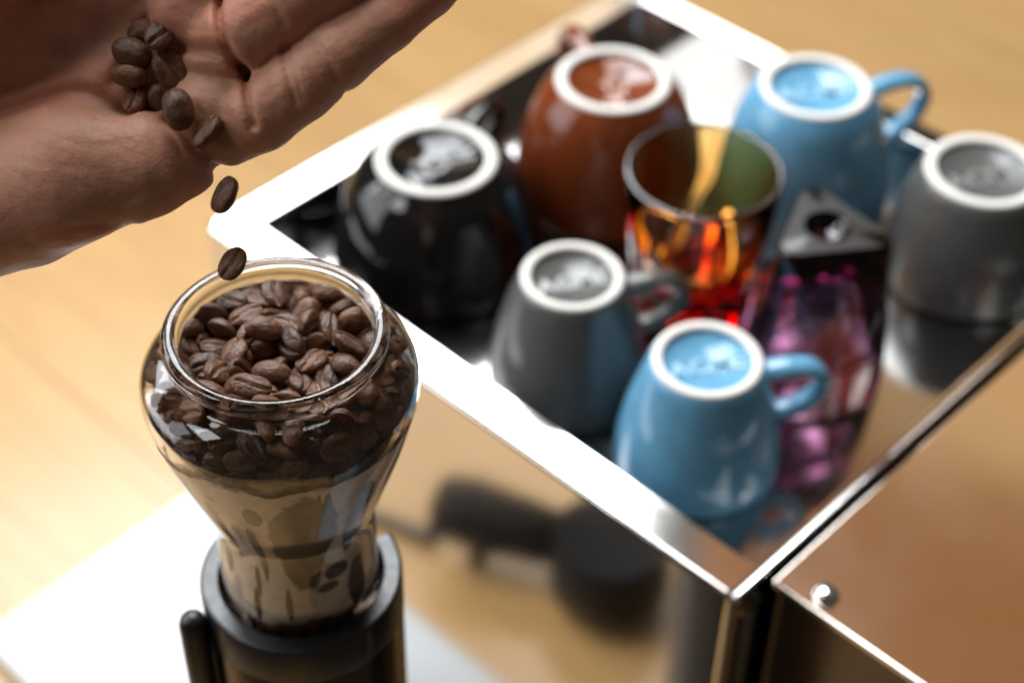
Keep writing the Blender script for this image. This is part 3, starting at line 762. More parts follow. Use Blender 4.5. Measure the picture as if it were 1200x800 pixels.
3,1391,2624,13713,265,-120,-5,957 4,-118,3230,13766,518,435,454,-580 0,-1588,3123,15377,592,779,101,180 4,-1983,588,13292,236,908,284,197
2,-2669,-1242,13367,688,-196,128,-687 2,206,22,13521,905,92,61,-410 2,431,779,13612,994,-99,-10,47 3,-1217,384,13483,187,138,346,909
1,-966,-1042,13575,318,-283,816,-391 4,1583,2799,14495,650,-192,733,66 0,50,2534,13688,293,-909,295,37 2,-1756,1640,13438,693,-344,-252,582
1,-2301,1058,13550,117,727,-636,-231 3,-2274,-636,13357,919,-76,355,-154 3,-1192,-1847,13502,103,-352,-110,-924 4,-60,-3278,13945,692,-560,267,368
4,818,-2490,13542,457,807,-370,54 0,2141,-2001,13565,976,-59,12,209 1,3275,1110,14737,154,-566,-342,734 4,-200,-660,13558,429,-15,-20,-903
4,-1333,-1154,13607,624,-482,-100,606 4,647,-1909,13484,855,218,-464,85 1,1485,72,13508,168,-51,-25,-984 0,1024,1516,13451,94,-506,843,157
4,-1401,1080,13505,232,448,375,-778 1,2220,-1233,13591,231,-22,-20,973 1,2686,555,13783,34,-973,-80,-216 3,2270,1210,13698,420,1,895,152
3,1024,2986,14392,457,-714,502,169 0,-1284,3088,14242,124,-144,588,-786 1,-2414,1785,13613,517,-643,-562,60 2,-2468,-104,13330,655,-745,124,22
1,-2935,-1651,14317,422,-630,66,-648 2,-477,-3156,14579,755,205,-562,269 3,148,-2397,13471,345,445,-826,13 4,1384,-2375,13580,269,-178,565,759
4,-544,-339,14004,83,325,-932,139 4,-36,-1773,13638,70,-144,944,-287 0,1396,-779,13538,69,570,787,225 2,1101,721,13535,100,645,-707,273
2,-897,606,13870,569,27,61,820 2,-1093,-573,13605,848,-417,105,309 0,1820,1972,13876,20,-283,-449,847 0,159,1856,13559,782,238,3,-576
0,-1248,2635,13645,840,20,-45,540 1,-2290,375,13808,94,946,-224,-217 0,-2904,-774,13913,217,-755,-595,169 4,-3001,-1857,15119,594,-631,240,-437
4,-810,-2334,13793,396,-822,-397,97 1,1250,-3197,14591,91,151,-587,-790 0,1226,-1572,13624,44,462,-868,-177 0,3426,-824,15168,600,-499,-481,400
3,2813,1672,13968,369,-312,-491,725 3,-186,419,14038,56,-584,789,-183 0,-1524,-74,13949,79,132,986,67 4,-902,-1648,13865,938,38,233,256
1,894,-597,13608,961,45,-221,-158 3,1815,753,13758,30,882,-468,36 3,-467,1359,13758,199,-136,-144,-960 0,-597,2811,14016,315,-691,375,532
1,-3303,1209,15238,95,-635,337,-689 4,-3200,1073,14365,89,626,-109,767 4,-1777,-436,13416,179,-415,16,-892 1,-1627,-2412,13894,160,-209,477,-839
2,840,-3224,15247,484,233,665,-519 1,1837,-2656,14623,404,490,539,-554 2,2729,-1852,14078,681,-116,-613,-384 0,3366,120,14351,748,-126,-634,148
3,3117,1622,15292,607,580,-471,-272 4,958,2065,13947,107,-90,-987,-78 3,94,-510,13934,460,280,138,831 4,-1307,1553,13823,387,41,192,901
0,-1671,861,14068,851,1,280,-445 4,-118,-1313,13806,23,256,-963,85 4,1988,-340,13828,450,517,-379,-622 2,1260,1416,13673,533,-62,299,-789
4,3022,808,14141,851,-55,-152,-500 1,1196,2401,14346,236,-940,238,69 0,-568,3222,14794,337,-247,-791,-447 3,-1818,2260,13934,221,95,-218,946
4,-1978,854,13701,705,-346,173,-595 4,-3020,9,14036,102,-150,311,-933 4,-2512,-1151,13819,559,-180,207,-783 0,-594,-2865,13815,934,-302,41,186
3,248,-2857,13980,335,-382,-199,-838 2,2151,-2727,15516,460,-194,-760,-417 4,1568,-986,13992,4,170,-985,11 0,-590,814,14223,244,-166,-13,-955
0,-2008,-168,14376,74,920,320,-214 3,-392,-1138,14015,743,-68,60,663 1,714,-1238,13800,910,68,-170,-371 4,1983,1382,13981,175,-218,-407,870
4,594,1496,13749,839,63,231,-489 0,971,-2456,14125,395,492,776,-19 3,1425,-1709,13811,945,147,156,249 0,2537,-466,14143,262,-10,965,-2
4,2643,187,14152,115,-956,-100,-251 1,1840,2730,15087,245,602,58,758 4,-82,2817,14342,392,-277,-857,-185 2,-1817,2685,14673,626,-455,-631,-59
3,-2237,1492,14040,313,405,-856,-70 3,-2372,-414,14101,242,587,-771,35 4,-1935,-2203,13630,574,335,-232,710 0,-1135,-2423,14197,938,283,197,-30
3,569,-975,14349,664,-38,-331,669 0,1462,877,13977,949,51,-177,254 0,-1130,1308,14223,564,-135,177,-795 2,-1704,-775,14072,12,-616,-787,-39
0,269,-1665,14163,147,-211,-964,66 0,643,11,13819,766,-11,275,581 3,3100,-1479,14671,598,-580,-305,462 3,3305,-635,14374,62,596,-200,-775
4,2548,1947,14356,242,-288,1,927 0,430,2648,14074,595,379,-108,701 3,-328,2280,13949,972,-101,7,-211 2,-2159,2526,15249,61,-499,351,790
3,-3320,527,14938,127,-737,-100,-656 2,-3109,-1222,14808,812,-477,311,-125 0,-2408,-2141,14840,748,296,-289,-518 0,-309,-2209,14135,4,800,591,-97
3,1653,-2170,14297,534,721,410,-165 3,509,424,14347,260,606,-710,247 2,-673,-1810,14474,229,888,383,108 4,777,-708,14241,84,246,952,161
4,1379,146,13939,967,-129,7,219 4,-1373,2001,14368,330,88,399,-851 0,-607,-70,14383,197,469,852,-126 2,-878,2050,13956,435,-159,-455,761
0,-2018,1619,14189,284,339,114,890 2,-3033,-821,14254,906,-32,137,-398 4,-1905,-1497,13885,440,118,-11,890 3,-1203,-2889,14388,139,133,-363,912
0,382,-2347,13991,437,-349,428,710 2,2065,-1545,14007,816,-40,114,-565 4,2829,-1140,14017,921,106,-203,-314 2,3312,386,15028,902,-1,-420,104
2,2483,2150,15030,387,-149,889,195 2,161,3424,14611,617,527,-376,448 0,-110,872,14494,42,185,-55,980 3,-1877,1224,14749,4,955,294,-26
2,-1048,-993,14212,288,-731,-604,133 1,1332,-1284,14218,223,13,1,-975 3,1743,-384,14248,848,-231,-243,410 1,247,1262,14057,478,-48,-143,865
1,-1573,-1883,14354,38,991,127,32 1,-322,-2935,14559,358,119,822,428 4,1403,-3002,15200,704,-211,494,464 2,2371,-2282,14921,344,-60,714,-607
3,2125,-728,14429,300,-224,886,-275 4,2179,676,14007,366,-22,60,-928 0,1280,2725,15004,723,550,-258,328 3,251,2043,14405,119,-908,280,287
1,-1346,2587,14432,245,-147,446,-848 4,-2776,1557,14626,197,47,-976,-85 0,-3222,-29,15863,387,535,732,167 2,159,-329,14626,16,-182,885,-428
2,-1292,308,14386,47,-15,964,-263 0,-59,-1310,14449,761,-182,36,-621 3,1163,-791,14776,373,-393,-576,613 4,1950,671,14422,25,96,85,-991
3,-327,1555,14327,186,-141,-131,964 1,-672,2354,14572,122,657,-716,-202 3,-2352,1794,14973,339,-555,-757,-62 1,-2694,682,14377,316,313,-873,-200
1,-2425,-1489,14386,764,-343,98,-537 3,-1972,-2834,14770,540,-619,-109,-560 3,-72,-2205,14582,39,950,289,-113 0,2197,-1824,14666,329,925,25,187
1,2613,-1215,14553,848,-125,-515,24 4,2559,-4,14371,139,218,-23,-966 2,2564,1316,14382,885,370,-11,281 2,526,3234,15497,796,-507,-245,-221
2,-169,103,14542,729,-141,312,593 3,869,1124,14316,345,-116,490,-792 4,-957,1516,14632,837,-83,73,-536 4,-1421,-371,14287,933,137,229,241
4,915,-1950,14364,27,-999,-38,-16 4,1154,-188,14329,358,-253,-117,891 1,2675,711,14678,403,-225,887,-3 2,1598,1747,14258,242,233,-6,-942
2,-199,3279,15378,473,-314,-701,-432 3,-1862,2413,15149,748,430,505,-16 3,-2846,1276,15291,433,-594,217,-643 0,-2232,293,14313,478,-803,-308,180
0,-1813,-1151,14470,2,-962,252,106 2,-826,-2651,14947,101,546,-761,337 3,991,-2680,14622,692,-383,-38,611 3,2707,-1695,15284,14,876,-286,388
3,2759,-664,14850,568,-36,701,430 2,590,638,14799,154,-965,211,-10 0,-586,-621,14554,156,89,-683,708 3,595,-1424,14671,165,-147,357,-908
1,1294,294,14418,327,2,392,860 3,277,1511,14580,809,-151,216,-525 1,-1326,717,14665,23,-989,-120,-83 1,-1404,-848,14779,54,-226,-958,-171
3,-1853,-2091,14789,20,-399,-916,20 4,364,-3068,14486,637,-199,292,-685 1,1402,-1775,14747,120,-865,481,-82 0,1648,-719,14640,523,13,-166,836
3,3186,-92,14980,754,581,-239,191 2,2575,2211,15730,127,-481,-727,473 2,841,1708,14163,685,226,57,690 4,-1269,2943,14819,801,-80,233,546
1,-2101,1653,15106,341,-34,309,-887 3,-3170,-159,14544,523,-140,-17,-840 1,422,110,15042,178,850,425,254 0,-1348,1368,14980,816,139,80,-556
1,-967,-135,14678,18,5,33,-999 1,-290,-1172,14920,321,-154,-156,-922 2,1101,-20,14795,216,-154,-123,956 0,897,1779,14861,182,-915,283,225
1,-2532,1889,15465,804,-70,-83,-585 1,-1847,95,14744,91,-827,543,-117 0,-3191,-798,15149,354,-404,-334,-775 3,-770,-1379,14539,940,-211,-202,175
3,405,-2254,14682,883,92,207,410 2,1839,-2207,15162,586,589,447,330 2,3038,-1124,15544,619,124,-315,-709 1,2496,283,14971,306,112,941,-92
3,1689,1349,14542,946,281,129,-92 0,739,3082,14809,720,181,-348,572 3,-443,1909,14925,99,808,566,-131 4,-614,355,14796,837,-537,-88,58
4,-467,-36,15075,296,-16,204,-933 3,702,-660,15008,793,-272,-282,467 4,1325,768,14837,295,810,-489,130 4,179,2252,15006,109,-425,-896,-64
1,-1456,484,15086,165,952,-236,-107 2,969,-1846,15085,114,-396,886,-214 2,2036,-1503,14646,793,-146,-377,-455 0,2025,-272,14748,806,-314,35,-500
2,2598,1391,14887,744,4,-174,-646 3,1464,2278,14821,245,227,-673,660 3,95,2817,14930,241,-754,-514,-330 1,-1186,2164,15027,24,411,-903,-125
4,-2605,917,14638,853,-132,233,-449 0,-2601,-763,14562,610,45,242,754 1,-1378,-2761,15172,133,-663,-434,595 1,-268,-1946,14847,604,69,-129,-784
0,158,607,15017,517,193,-210,-807 4,-2033,-714,14975,307,-207,71,926 4,292,-1807,15209,100,-260,520,-807 0,1481,-439,15290,142,344,-917,-147
3,970,1155,15097,115,842,445,-283 2,-357,1127,14910,961,-240,16,138 0,-2475,39,14733,823,55,-72,-561 4,-2173,-1341,14938,48,784,607,-118
0,-1468,-1493,14694,411,-45,-253,875 0,81,-3264,14957,64,-105,212,-970 4,1346,-2263,15122,161,-495,767,-376 0,2402,-1031,14997,151,-276,94,944
2,1904,204,14971,862,-316,-255,-303 3,2045,1882,15111,399,-519,754,45 4,726,2429,14653,536,36,-500,679 3,-648,2815,15131,462,-789,335,227
3,-2047,2055,15736,416,296,15,860 3,79,-579,15115,283,-269,60,919 4,-1280,-1043,15177,206,-120,-949,208 0,989,-1432,15233,752,23,-257,-607
1,1214,328,15370,119,-965,235,11 0,194,1488,15094,964,-71,129,-220 0,-1460,-242,15219,55,-114,966,227 3,1671,-1240,15174,11,-594,804,13
2,2926,-360,15588,206,-182,961,-24 1,2048,807,14881,36,-90,-324,-941 1,1217,2939,15578,24,221,158,-962 0,-130,2943,15477,525,345,-259,734
3,-1315,2241,15543,184,631,-677,-330 4,-2304,619,14964,29,160,63,985 3,-2918,-151,15219,142,571,671,451 0,-2028,-2522,15292,699,-289,64,-651
3,-833,-3417,15214,21,131,701,700 0,874,-2729,15203,898,-141,-362,-207 2,-593,469,15256,303,51,-240,-921 4,-678,1435,15268,20,-10,89,996
3,-1773,-445,15436,988,56,-23,141 3,-914,-1801,15165,658,-602,189,-412 2,1643,-1014,15487,356,201,-135,-903 0,1332,1584,15045,191,-135,-165,-958
2,2401,-1766,15376,387,-384,-88,834 3,2183,-439,15237,883,-36,170,435 4,3055,886,15426,478,-858,-47,-184 1,1933,2371,15640,648,-82,-417,632
1,432,2646,15815,27,-280,951,-129 4,-571,2410,15298,272,-345,-847,-298 3,-2005,1175,15256,902,414,57,-107 4,-2208,-18,15148,513,-115,144,-838
2,-2645,-916,15269,275,327,162,889 4,-1132,-2143,14867,136,733,-469,473 4,231,-3152,15390,885,-153,187,398 1,216,13,15499,280,927,240,71
4,264,-1439,15248,214,228,-511,-800 3,1567,993,15457,285,956,2,68 0,839,1428,15461,240,65,11,-969 1,-1131,826,15362,231,-26,-894,-384
0,-760,-694,15254,20,997,-77,-8 1,-2087,586,15563,44,-2,-982,-183 1,-2024,-1457,15191,973,-90,86,196 4,-1468,-1958,15188,28,-994,47,-92
0,-260,-2579,15131,948,45,198,-245 4,1439,-2610,15565,547,6,178,818 2,2207,-1148,15638,299,42,947,-106 1,2410,463,15302,679,-119,-36,-724
1,2183,1399,15231,869,314,-208,-320 0,933,2150,15469,342,-671,-657,26 4,-186,2203,15299,743,284,-81,601 2,-1415,1454,15670,73,979,-134,-134
3,-726,-530,15519,415,-53,199,886 1,-1123,-1064,15459,934,10,67,-350 4,733,-955,15645,20,-980,112,-164 0,955,273,15803,53,-972,217,66
0,54,1266,15493,501,231,154,-820 3,-1324,502,15542,811,395,15,431 3,1288,2159,15568,358,434,127,816 4,520,2565,15190,307,-94,60,-945
4,-875,2065,15434,825,265,396,-304 2,-2433,1247,15765,476,-16,168,-863 1,-2554,-215,15615,921,95,98,364 2,-2571,-1961,15482,695,26,268,-667
4,-1005,-2688,15496,345,432,-833,25 4,181,-2485,15353,900,-96,337,260 3,1640,-1785,15565,167,935,289,123 3,1773,-128,15560,957,-129,-8,261
2,2765,1359,15686,717,-170,-117,666 0,-55,494,15776,618,678,187,-351 4,-1139,-1618,15822,202,-415,-518,720 4,-14,-921,15500,183,221,179,-941
3,888,-453,15765,313,56,831,457 4,510,799,15522,185,3,257,-949 4,-575,803,15642,680,-497,26,539 4,1505,-2185,15882,949,-179,-45,254
3,2535,-549,15864,236,-27,-545,804 0,3030,386,15589,343,14,192,919 2,1737,1529,15552,281,128,-105,-945 4,379,2002,15540,354,784,18,-510
3,-481,1834,15820,707,-418,498,-279 1,-2507,17,16035,631,24,56,774 3,-2825,603,15644,848,318,-167,-389 0,-1905,-1203,15550,910,-239,-38,-336
0,-1507,-2042,15439,500,-105,-142,847 2,-395,-1906,15539,691,494,479,223 2,-342,-98,15707,917,-319,-99,-219 3,1059,-1647,15797,880,21,275,386
2,1641,656,15960,52,-255,198,945 1,45,970,16066,32,26,-988,-150 3,-1157,143,15814,242,404,-344,812 2,-644,-1442,15596,879,215,354,236
4,766,1941,15981,114,476,851,190 2,-426,2538,15940,243,311,734,552 3,-921,1517,15768,296,137,11,945 4,-2036,439,15771,811,208,167,-520
2,-2496,-927,15970,113,-827,-310,455 2,-2168,-1942,15744,743,365,402,391 0,-927,-2422,15656,496,200,358,765 4,751,-2020,15465,671,206,221,-677
2,2224,-1795,15870,726,28,-62,685 3,2183,544,15733,284,-24,-102,-953 4,2080,1291,15819,800,364,125,461 3,334,-105,16096,373,659,599,259
1,1023,1199,15837,167,164,-163,958 1,-1748,-294,15965,338,-204,343,852 3,-1367,-849,15888,487,-86,-1,869 2,260,-2411,15834,927,-161,36,338
1,1346,71,16159,68,-293,605,-737 1,1685,-416,16018,844,352,62,400 3,2620,698,16059,935,-137,137,-296 0,1493,1826,16131,22,-521,844,129
0,147,723,16271,435,95,-19,895 2,-1130,2758,15768,388,110,176,898 1,-1683,-955,16473,65,-874,481,23 4,-2042,-773,16049,103,-593,-683,413
1,-1701,-1670,16150,397,-243,-819,335 1,-1652,-2547,15761,435,45,134,-889 0,-487,-3129,15594,338,-617,-267,-659 1,-381,-2262,16036,456,37,-39,-888
2,-313,-1399,15937,869,124,220,425 2,319,-1629,15737,393,168,-82,-900 0,490,-905,15923,996,-20,42,82 1,902,503,16084,761,32,43,-647
3,-903,818,16066,936,-129,-89,315 1,-705,-556,16005,466,-33,7,884 2,777,-2803,15703,511,98,-102,-848 0,1641,-1348,16080,347,-402,-846,41
2,2539,-18,15915,53,-31,-848,526 1,409,2568,16087,779,2,-131,-613 0,260,1666,16158,34,990,-128,41 3,-1765,426,16152,923,173,219,263
2,-1694,1069,15879,969,227,28,-96
'''

# ------------------------------------------------------------------ coffee beans
def bean_mesh(i, sx, sy, sz, seed):
    rnd = random.Random(seed)
    L, W, T = 0.0050 * sx, 0.0037 * sy, 0.0033 * sz
    nu, nv = 40, 22
    bm = bmesh.new()
    cl = bm.verts.layers.float.new('crease')
    ph0 = rnd.random() * 6; amp = (0.10 + 0.10 * rnd.random()) * (1 if rnd.random() < 0.6 else -1)
    dent = [(rnd.uniform(-.8, .8), rnd.uniform(0, 6.28), rnd.uniform(.25, .5)) for _ in range(4)]
    gw = rnd.uniform(0.075, 0.12); gd = rnd.uniform(0.34, 0.5)
    rows = []
    for b in range(nv + 1):
        ph = -math.pi / 2 + math.pi * b / nv
        row = []
        for a in range(nu):
            th = 2 * math.pi * a / nu
            if b in (0, nv) and a > 0: row.append(row[0]); continue
            x = math.sin(ph); c = math.cos(ph)
            # fuller than an ellipsoid
            c = c ** 0.86 if c > 1e-6 else 0.0
            y = c * math.cos(th); z = c * math.sin(th)
            cr = 0.0
            if z > 0:
                zz = z * T * (1 - 0.05 * math.cos(3 * x + ph0))
            else:
                zz = z * T * 0.40
                yc = amp * math.sin(2.2 * x + 0.3 * ph0)
                g = math.exp(-((y - yc) / gw) ** 2) * min(1, max(0, (1 - abs(x) * 0.98) * 5))
                zz += g * T * gd * min(1.0, -z * 2.4)
                # lips that roll in towards the slit
                zz -= 0.045 * T * math.exp(-((abs(y - yc) - 0.34) / 0.22) ** 2) * min(1, max(0, (1 - abs(x)) * 3)) * min(1, -z * 2)
                cr = math.exp(-((y - yc) / (gw * 0.75)) ** 2) * min(1, max(0, (1.0 - abs(x)) * 6)) * min(1, -z * 3)
            r = 1.0
            for dx, dt, dw in dent:
                q = ((x - dx) ** 2 + (math.sin((th - dt) / 2) * 1.6) ** 2) / dw ** 2
                r -= 0.035 * math.exp(-q)
            r += 0.010 * math.sin(7 * x + 3 * math.sin(th + ph0)) + 0.008 * math.sin(5 * th + 4 * x + ph0)
            v = bm.verts.new((x * L * r, y * W * r, zz * r)); v[cl] = cr
            row.append(v)
        rows.append(row)
    for p, q in zip(rows[:-1], rows[1:]):
        for a in range(nu):
            vs = [p[a], p[(a + 1) % nu], q[(a + 1) % nu], q[a]]
            u = []
            for v in vs:
                if v not in u: u.append(v)
            if len(u) >= 3: bm.faces.new(u)
    bmesh.ops.recalc_face_normals(bm, faces=bm.faces[:])
    me = bpy.data.meshes.new('coffee_bean'); bm.to_mesh(me); bm.free()
    for p in me.polygons: p.use_smooth = True
    me.materials.append(BEAN)
    return me
def bean_mat():
    M, nt, b = mat_new('roasted_bean')
    oi = nt.nodes.new('ShaderNodeObjectInfo')
    n = noise(nt, 420, 5, 0.6)
    c = ramp(nt, n.outputs['Fac'], [(0.25, (0.066, 0.025, 0.010)), (0.5, (0.140, 0.056, 0.023)), (0.8, (0.225, 0.105, 0.047))])
    hs = nt.nodes.new('ShaderNodeHueSaturation')
    nt.links.new(maprange(nt, oi.outputs['Random'], 0, 1, 0.62, 1.45), hs.inputs['Value']); nt.links.new(c, hs.inputs['Color'])
    at = nt.nodes.new('ShaderNodeAttribute'); at.attribute_name = 'crease'
    n2 = noise(nt, 900, 3, stretch=(0.5, 1, 1))
    ml = nt.nodes.new('ShaderNodeMath'); ml.operation = 'MULTIPLY'
    nt.links.new(maprange(nt, at.outputs['Fac'], 0.35, 0.8, 0, 1), ml.inputs[0]); nt.links.new(maprange(nt, n2.outputs['Fac'], 0.36, 0.52, 0, 1), ml.inputs[1])
    mx = nt.nodes.new('ShaderNodeMixRGB'); mx.inputs[2].default_value = (0.50, 0.29, 0.13, 1)
    nt.links.new(ml.outputs[0], mx.inputs[0]); nt.links.new(hs.outputs['Color'], mx.inputs[1])
    nt.links.new(mx.outputs[0], b.inputs['Base Color'])
    nt.links.new(maprange(nt, n.outputs['Fac'], 0.3, 0.7, 0.30, 0.50), b.inputs['Roughness'])
    n3 = noise(nt, 620, 4, 0.62, stretch=(0.45, 1, 1))
    bump(nt, b, n3.outputs['Fac'], 0.9, 0.0009)
    return M
BEAN = bean_mat()
VAR = [(1, 1, 1), (1.06, 1, .96), (.93, .97, 1.02), (1.0, 1.05, 1.05), (.9, .92, .95)]
BM = [bean_mesh(i, *q, 100 + i) for i, q in enumerate(VAR)]
BM2 = [bean_mesh(i, *q, 300 + i) for i, q in enumerate(VAR)]
from mathutils import Quaternion
beans = []
for rec in BEANS.split():
    q = [int(s) for s in rec.split(',')]
    p = Vector((q[1] / 1e5, q[2] / 1e5, q[3] / 1e5)); rot = Quaternion([s / 1000 for s in q[4:8]]).normalized()
    beans.append((q[0], p, rot))
view_dir = CAM_F
def score(b):
    p = b[1]; r = math.hypot(p.x, p.y)
    front = -(p.x * 0.7298 + p.y * 0.6836)          # towards the camera
    s = 0
    if p.z > 0.143 and r < 0.030: s = 10 + p.z * 100
    elif r > 0.0125: s = front * 100 + (p.z - 0.1) * 60 + (3 if r > 0.02 else 0)
    else: s = -9
    return s
beans.sort(key=score, reverse=True)
def hash3(i): return (math.sin(i * 12.9898) * 43758.5453) % 1.0
rest = bmesh.new()
for i, (vi, p, rot) in enumerate(beans):
    wp = Vector((GX + p.x, GY + p.y, p.z + 0.0035 * min(1, max(0, (p.z - 0.132) / 0.018))))
    rr = math.hypot(p.x, p.y)
    dome = (rot @ Vector((0, 0, 1))).dot(CAM_F)          # < 0: round side to the viewer
    if i < 285 and dome < -0.2 and hash3(i) < 0.55:
        rot = rot @ Quaternion((1, 0, 0), math.pi); dome = -dome
    me = (BM if i % 2 else BM2)[vi]
    if i < 285:
        o = bpy.data.objects.new('coffee_bean', me); col.objects.link(o)
        sc_ = 1.02 + 0.16 * hash3(i + 0.5); o.location = wp; o.scale = (sc_, sc_ * (0.94 + 0.12 * hash3(i + 7)), sc_); o.rotation_mode = 'QUATERNION'; o.rotation_quaternion = rot
        look = 'showing its slit' if dome > 0.35 else ('lying round side up' if dome < -0.35 else 'lying on its edge')
        side = p.x * CAM_R.x + p.y * CAM_R.y
        if p.z > 0.143 and rr < 0.0295:
            where = 'on top of the pile within the hopper mouth'; grp = 'coffee beans on top of the pile in the hopper mouth'
        elif p.z > 0.128:
            where = 'pressed against the %s of the hopper shoulder' % ('left' if side < -0.011 else ('right' if side > 0.011 else 'front')); grp = 'coffee beans behind the glass shoulder of the hopper'
        else:
            where = 'low behind the glass waist of the hopper'; grp = 'coffee beans low in the waist of the hopper'
        tag(o, 'coffee bean %s %s' % (look, where), 'coffee bean', grp)
    else:
        n0 = len(rest.verts)
        rest.from_mesh(me); rest.verts.ensure_lookup_table()
        M4 = Matrix.Translation(wp) @ rot.to_matrix().to_4x4()
        for v in rest.verts[n0:]: v.co = M4 @ v.co
me = bpy.data.meshes.new('coffee_beans'); rest.to_mesh(me); rest.free()
o = link('coffee_beans', me, BEAN)
tag(o, 'mass of roasted beans deeper down in the hopper', 'coffee beans', kind='stuff')

# ------------------------------------------------------------------ hand
D0 = 0.445
KPX = D0 / 2053.57
def HP(u, v, wv):
    """hand space (photo scale, w towards the viewer) to world; an orthogonal frame in the hand's plane"""
    return CAM_C + CAM_F * (D0 - wv * KPX) + CAM_R * ((u - 600) * KPX) - CAM_U * ((v - 400) * KPX)

ST = 3.0
U0, U1, V0, V1, W0, W1 = -330, 640, -440, 372, -210, 140
gu = np.arange(U0, U1, ST, dtype=np.float32); gv = np.arange(V0, V1, ST, dtype=np.float32); gw = np.arange(W0, W1, ST, dtype=np.float32)
GU, GV, GW = np.meshgrid(gu, gv, gw, indexing='ij')

def cone(a, b, ra, rb, flat=1.0):
    """signed distance to a tapered capsule; flat > 1 squeezes it in depth"""
    a = np.array(a, np.float32); b = np.array(b, np.float32)
    d = b - a; dd = float(d @ d) + 1e-6
    t = np.clip(((GU - a[0]) * d[0] + (GV - a[1]) * d[1] + (GW - a[2]) * d[2]) / dd, 0, 1)
    du = GU - a[0] - t * d[0]; dv = GV - a[1] - t * d[1]; dw = (GW - a[2] - t * d[2]) * flat
    return np.sqrt(du * du + dv * dv + dw * dw) - (ra + (rb - ra) * t)
def smin(a, b, k):
    h = np.clip(0.5 + 0.5 * (b - a) / k, 0, 1)
    return b + (a - b) * h - k * h * (1 - h)
def chain(pts, k=8, flat=1.0):
    f = None
    for (a, b) in zip(pts[:-1], pts[1:]):
        c = cone(a[:3], b[:3], a[3], b[3], flat)
        f = c if f is None else smin(f, c, k)
    return f
def seg2d(pts):
    """distance in the palm's plane to a polyline"""
    best = None
    U2, V2 = GU[:, :, 0], GV[:, :, 0]
    for (a, b) in zip(pts[:-1], pts[1:]):
        d = (b[0] - a[0], b[1] - a[1]); dd = d[0] ** 2 + d[1] ** 2 + 1e-6
        t = np.clip(((U2 - a[0]) * d[0] + (V2 - a[1]) * d[1]) / dd, 0, 1)
        q = np.sqrt((U2 - a[0] - t * d[0]) ** 2 + (V2 - a[1] - t * d[1]) ** 2)
        best = q if best is None else np.minimum(best, q)
    return best[:, :, None]

# palm
f = chain([(-120, 285, -62, 64), (20, 247, -52, 62), (150, 197, -48, 54), (246, 140, -42, 46)])
f = smin(f, chain([(-140, 200, -70, 74), (60, 130, -64, 66), (215, 48, -54, 52)]), 34)
f = smin(f, chain([(-150, 110, -76, 74), (20, 30, -70, 66), (180, -42, -58, 54)]), 34)
f = smin(f, chain([(-160, 40, -76, 70), (-20, -60, -72, 62), (120, -126, -60, 54)]), 34)
# wrist and forearm
f = smin(f, chain([(-150, 170, -70, 118), (-330, 250, -80, 112), (-520, 330, -90, 125)], flat=1.35), 40)
# heel of the hand under the little finger, ball of the thumb
hyp = chain([(-60, 240, -26, 88), (70, 205, -8, 80), (165, 190, -14, 64), (214, 190, -26, 38)], 20, 1.25)
f = smin(f, hyp, 16)
f = smin(f, chain([(-150, 30, 10, 98), (-60, -40, 40, 96), (20, -110, 22, 66)], 20, 1.2), 22)
# pads at the roots of the fingers
f = smin(f, cone((232, 128, -18), (262, 122, -14), 50, 46, 1.2), 14)
f = smin(f, cone((212, 14, -20), (246, 30, -16), 52, 46, 1.2), 14)
f = smin(f, cone((170, -70, -24), (196, -60, -20), 54, 48, 1.2), 16)
f = smin(f, cone((110, -150, -26), (136, -146, -22), 54, 48, 1.2), 16)
hand = f
# fingers
little = chain([(262, 152, -30, 40), (304, 133, 0, 45), (352, 101, 12, 43.5), (396, 68, 20, 42), (452, 26, 16, 38), (500, -14, -6, 34), (538, -48, -34, 28)], 6)
ring = chain([(235, 62, -30, 44), (284, 42, 10, 50), (340, 8, 26, 48), (398, -30, 34, 46), (470, -80, 24, 42), (540, -130, -8, 34)], 6)
mid = chain([(196, -26, -34, 46), (250, -58, 4, 51), (320, -112, 26, 49), (392, -166, 32, 47), (470, -226, 18, 42), (540, -284, -10, 34)], 6)
ind = chain([(136, -120, -36, 46), (190, -166, 0, 50), (256, -236, 18, 48), (312, -300, 22, 44), (356, -352, 10, 40), (396, -400, -10, 33)], 6)
thumb = chain([(-60, -60, 44, 84), (0, -180, 84, 60), (70, -270, 96, 50), (130, -340, 90, 42)], 12)
hand = smin(hand, thumb, 22)
def join(h, fg, k): return smin(h, fg, k)
hand = smin(hand, cone((240, 90, -40), (350, 58, -14), 46, 34), 12)      # the web behind the finger roots
hand = join(hand, little, 5); hand = join(hand, ring, 5); hand = join(hand, mid, 5); hand = join(hand, ind, 5)

# creases and folds of the palm side, pressed into the front surface
front = np.clip((GW + 70) / 30, 0, 1)
def crease(h, pts, depth, width):
    d = seg2d([tuple(q) for q in catmull(pts, 5)])
    return h + depth * np.exp(-(d / width) ** 2) * front
hand = crease(hand, [(289, 86), (293, 108), (299, 136), (303, 152)], 8.5, 5)             # root of the little finger
hand = crease(hand, [(262, -8), (264, 28), (274, 62), (290, 90)], 13.5, 5)                # root of the ring finger
hand = crease(hand, [(196, 48), (226, 60), (258, 68), (288, 84)], 10.5, 7)                # heart line
hand = crease(hand, [(196, 140), (222, 166), (244, 190), (252, 200)], 13.5, 7)            # fold beside the heel
hand = crease(hand, [(-30, 142), (30, 122), (82, 106), (116, 112), (150, 132)], 7.5, 8)  # head line
hand = crease(hand, [(180, -60), (176, 0), (160, 50), (130, 96)], 7.5, 10)
hand = crease(hand, [(334, 62), (342, 88), (352, 128)], 3.9, 4)
hand = crease(hand, [(341, 58), (350, 86), (361, 124)], 3.0, 3)
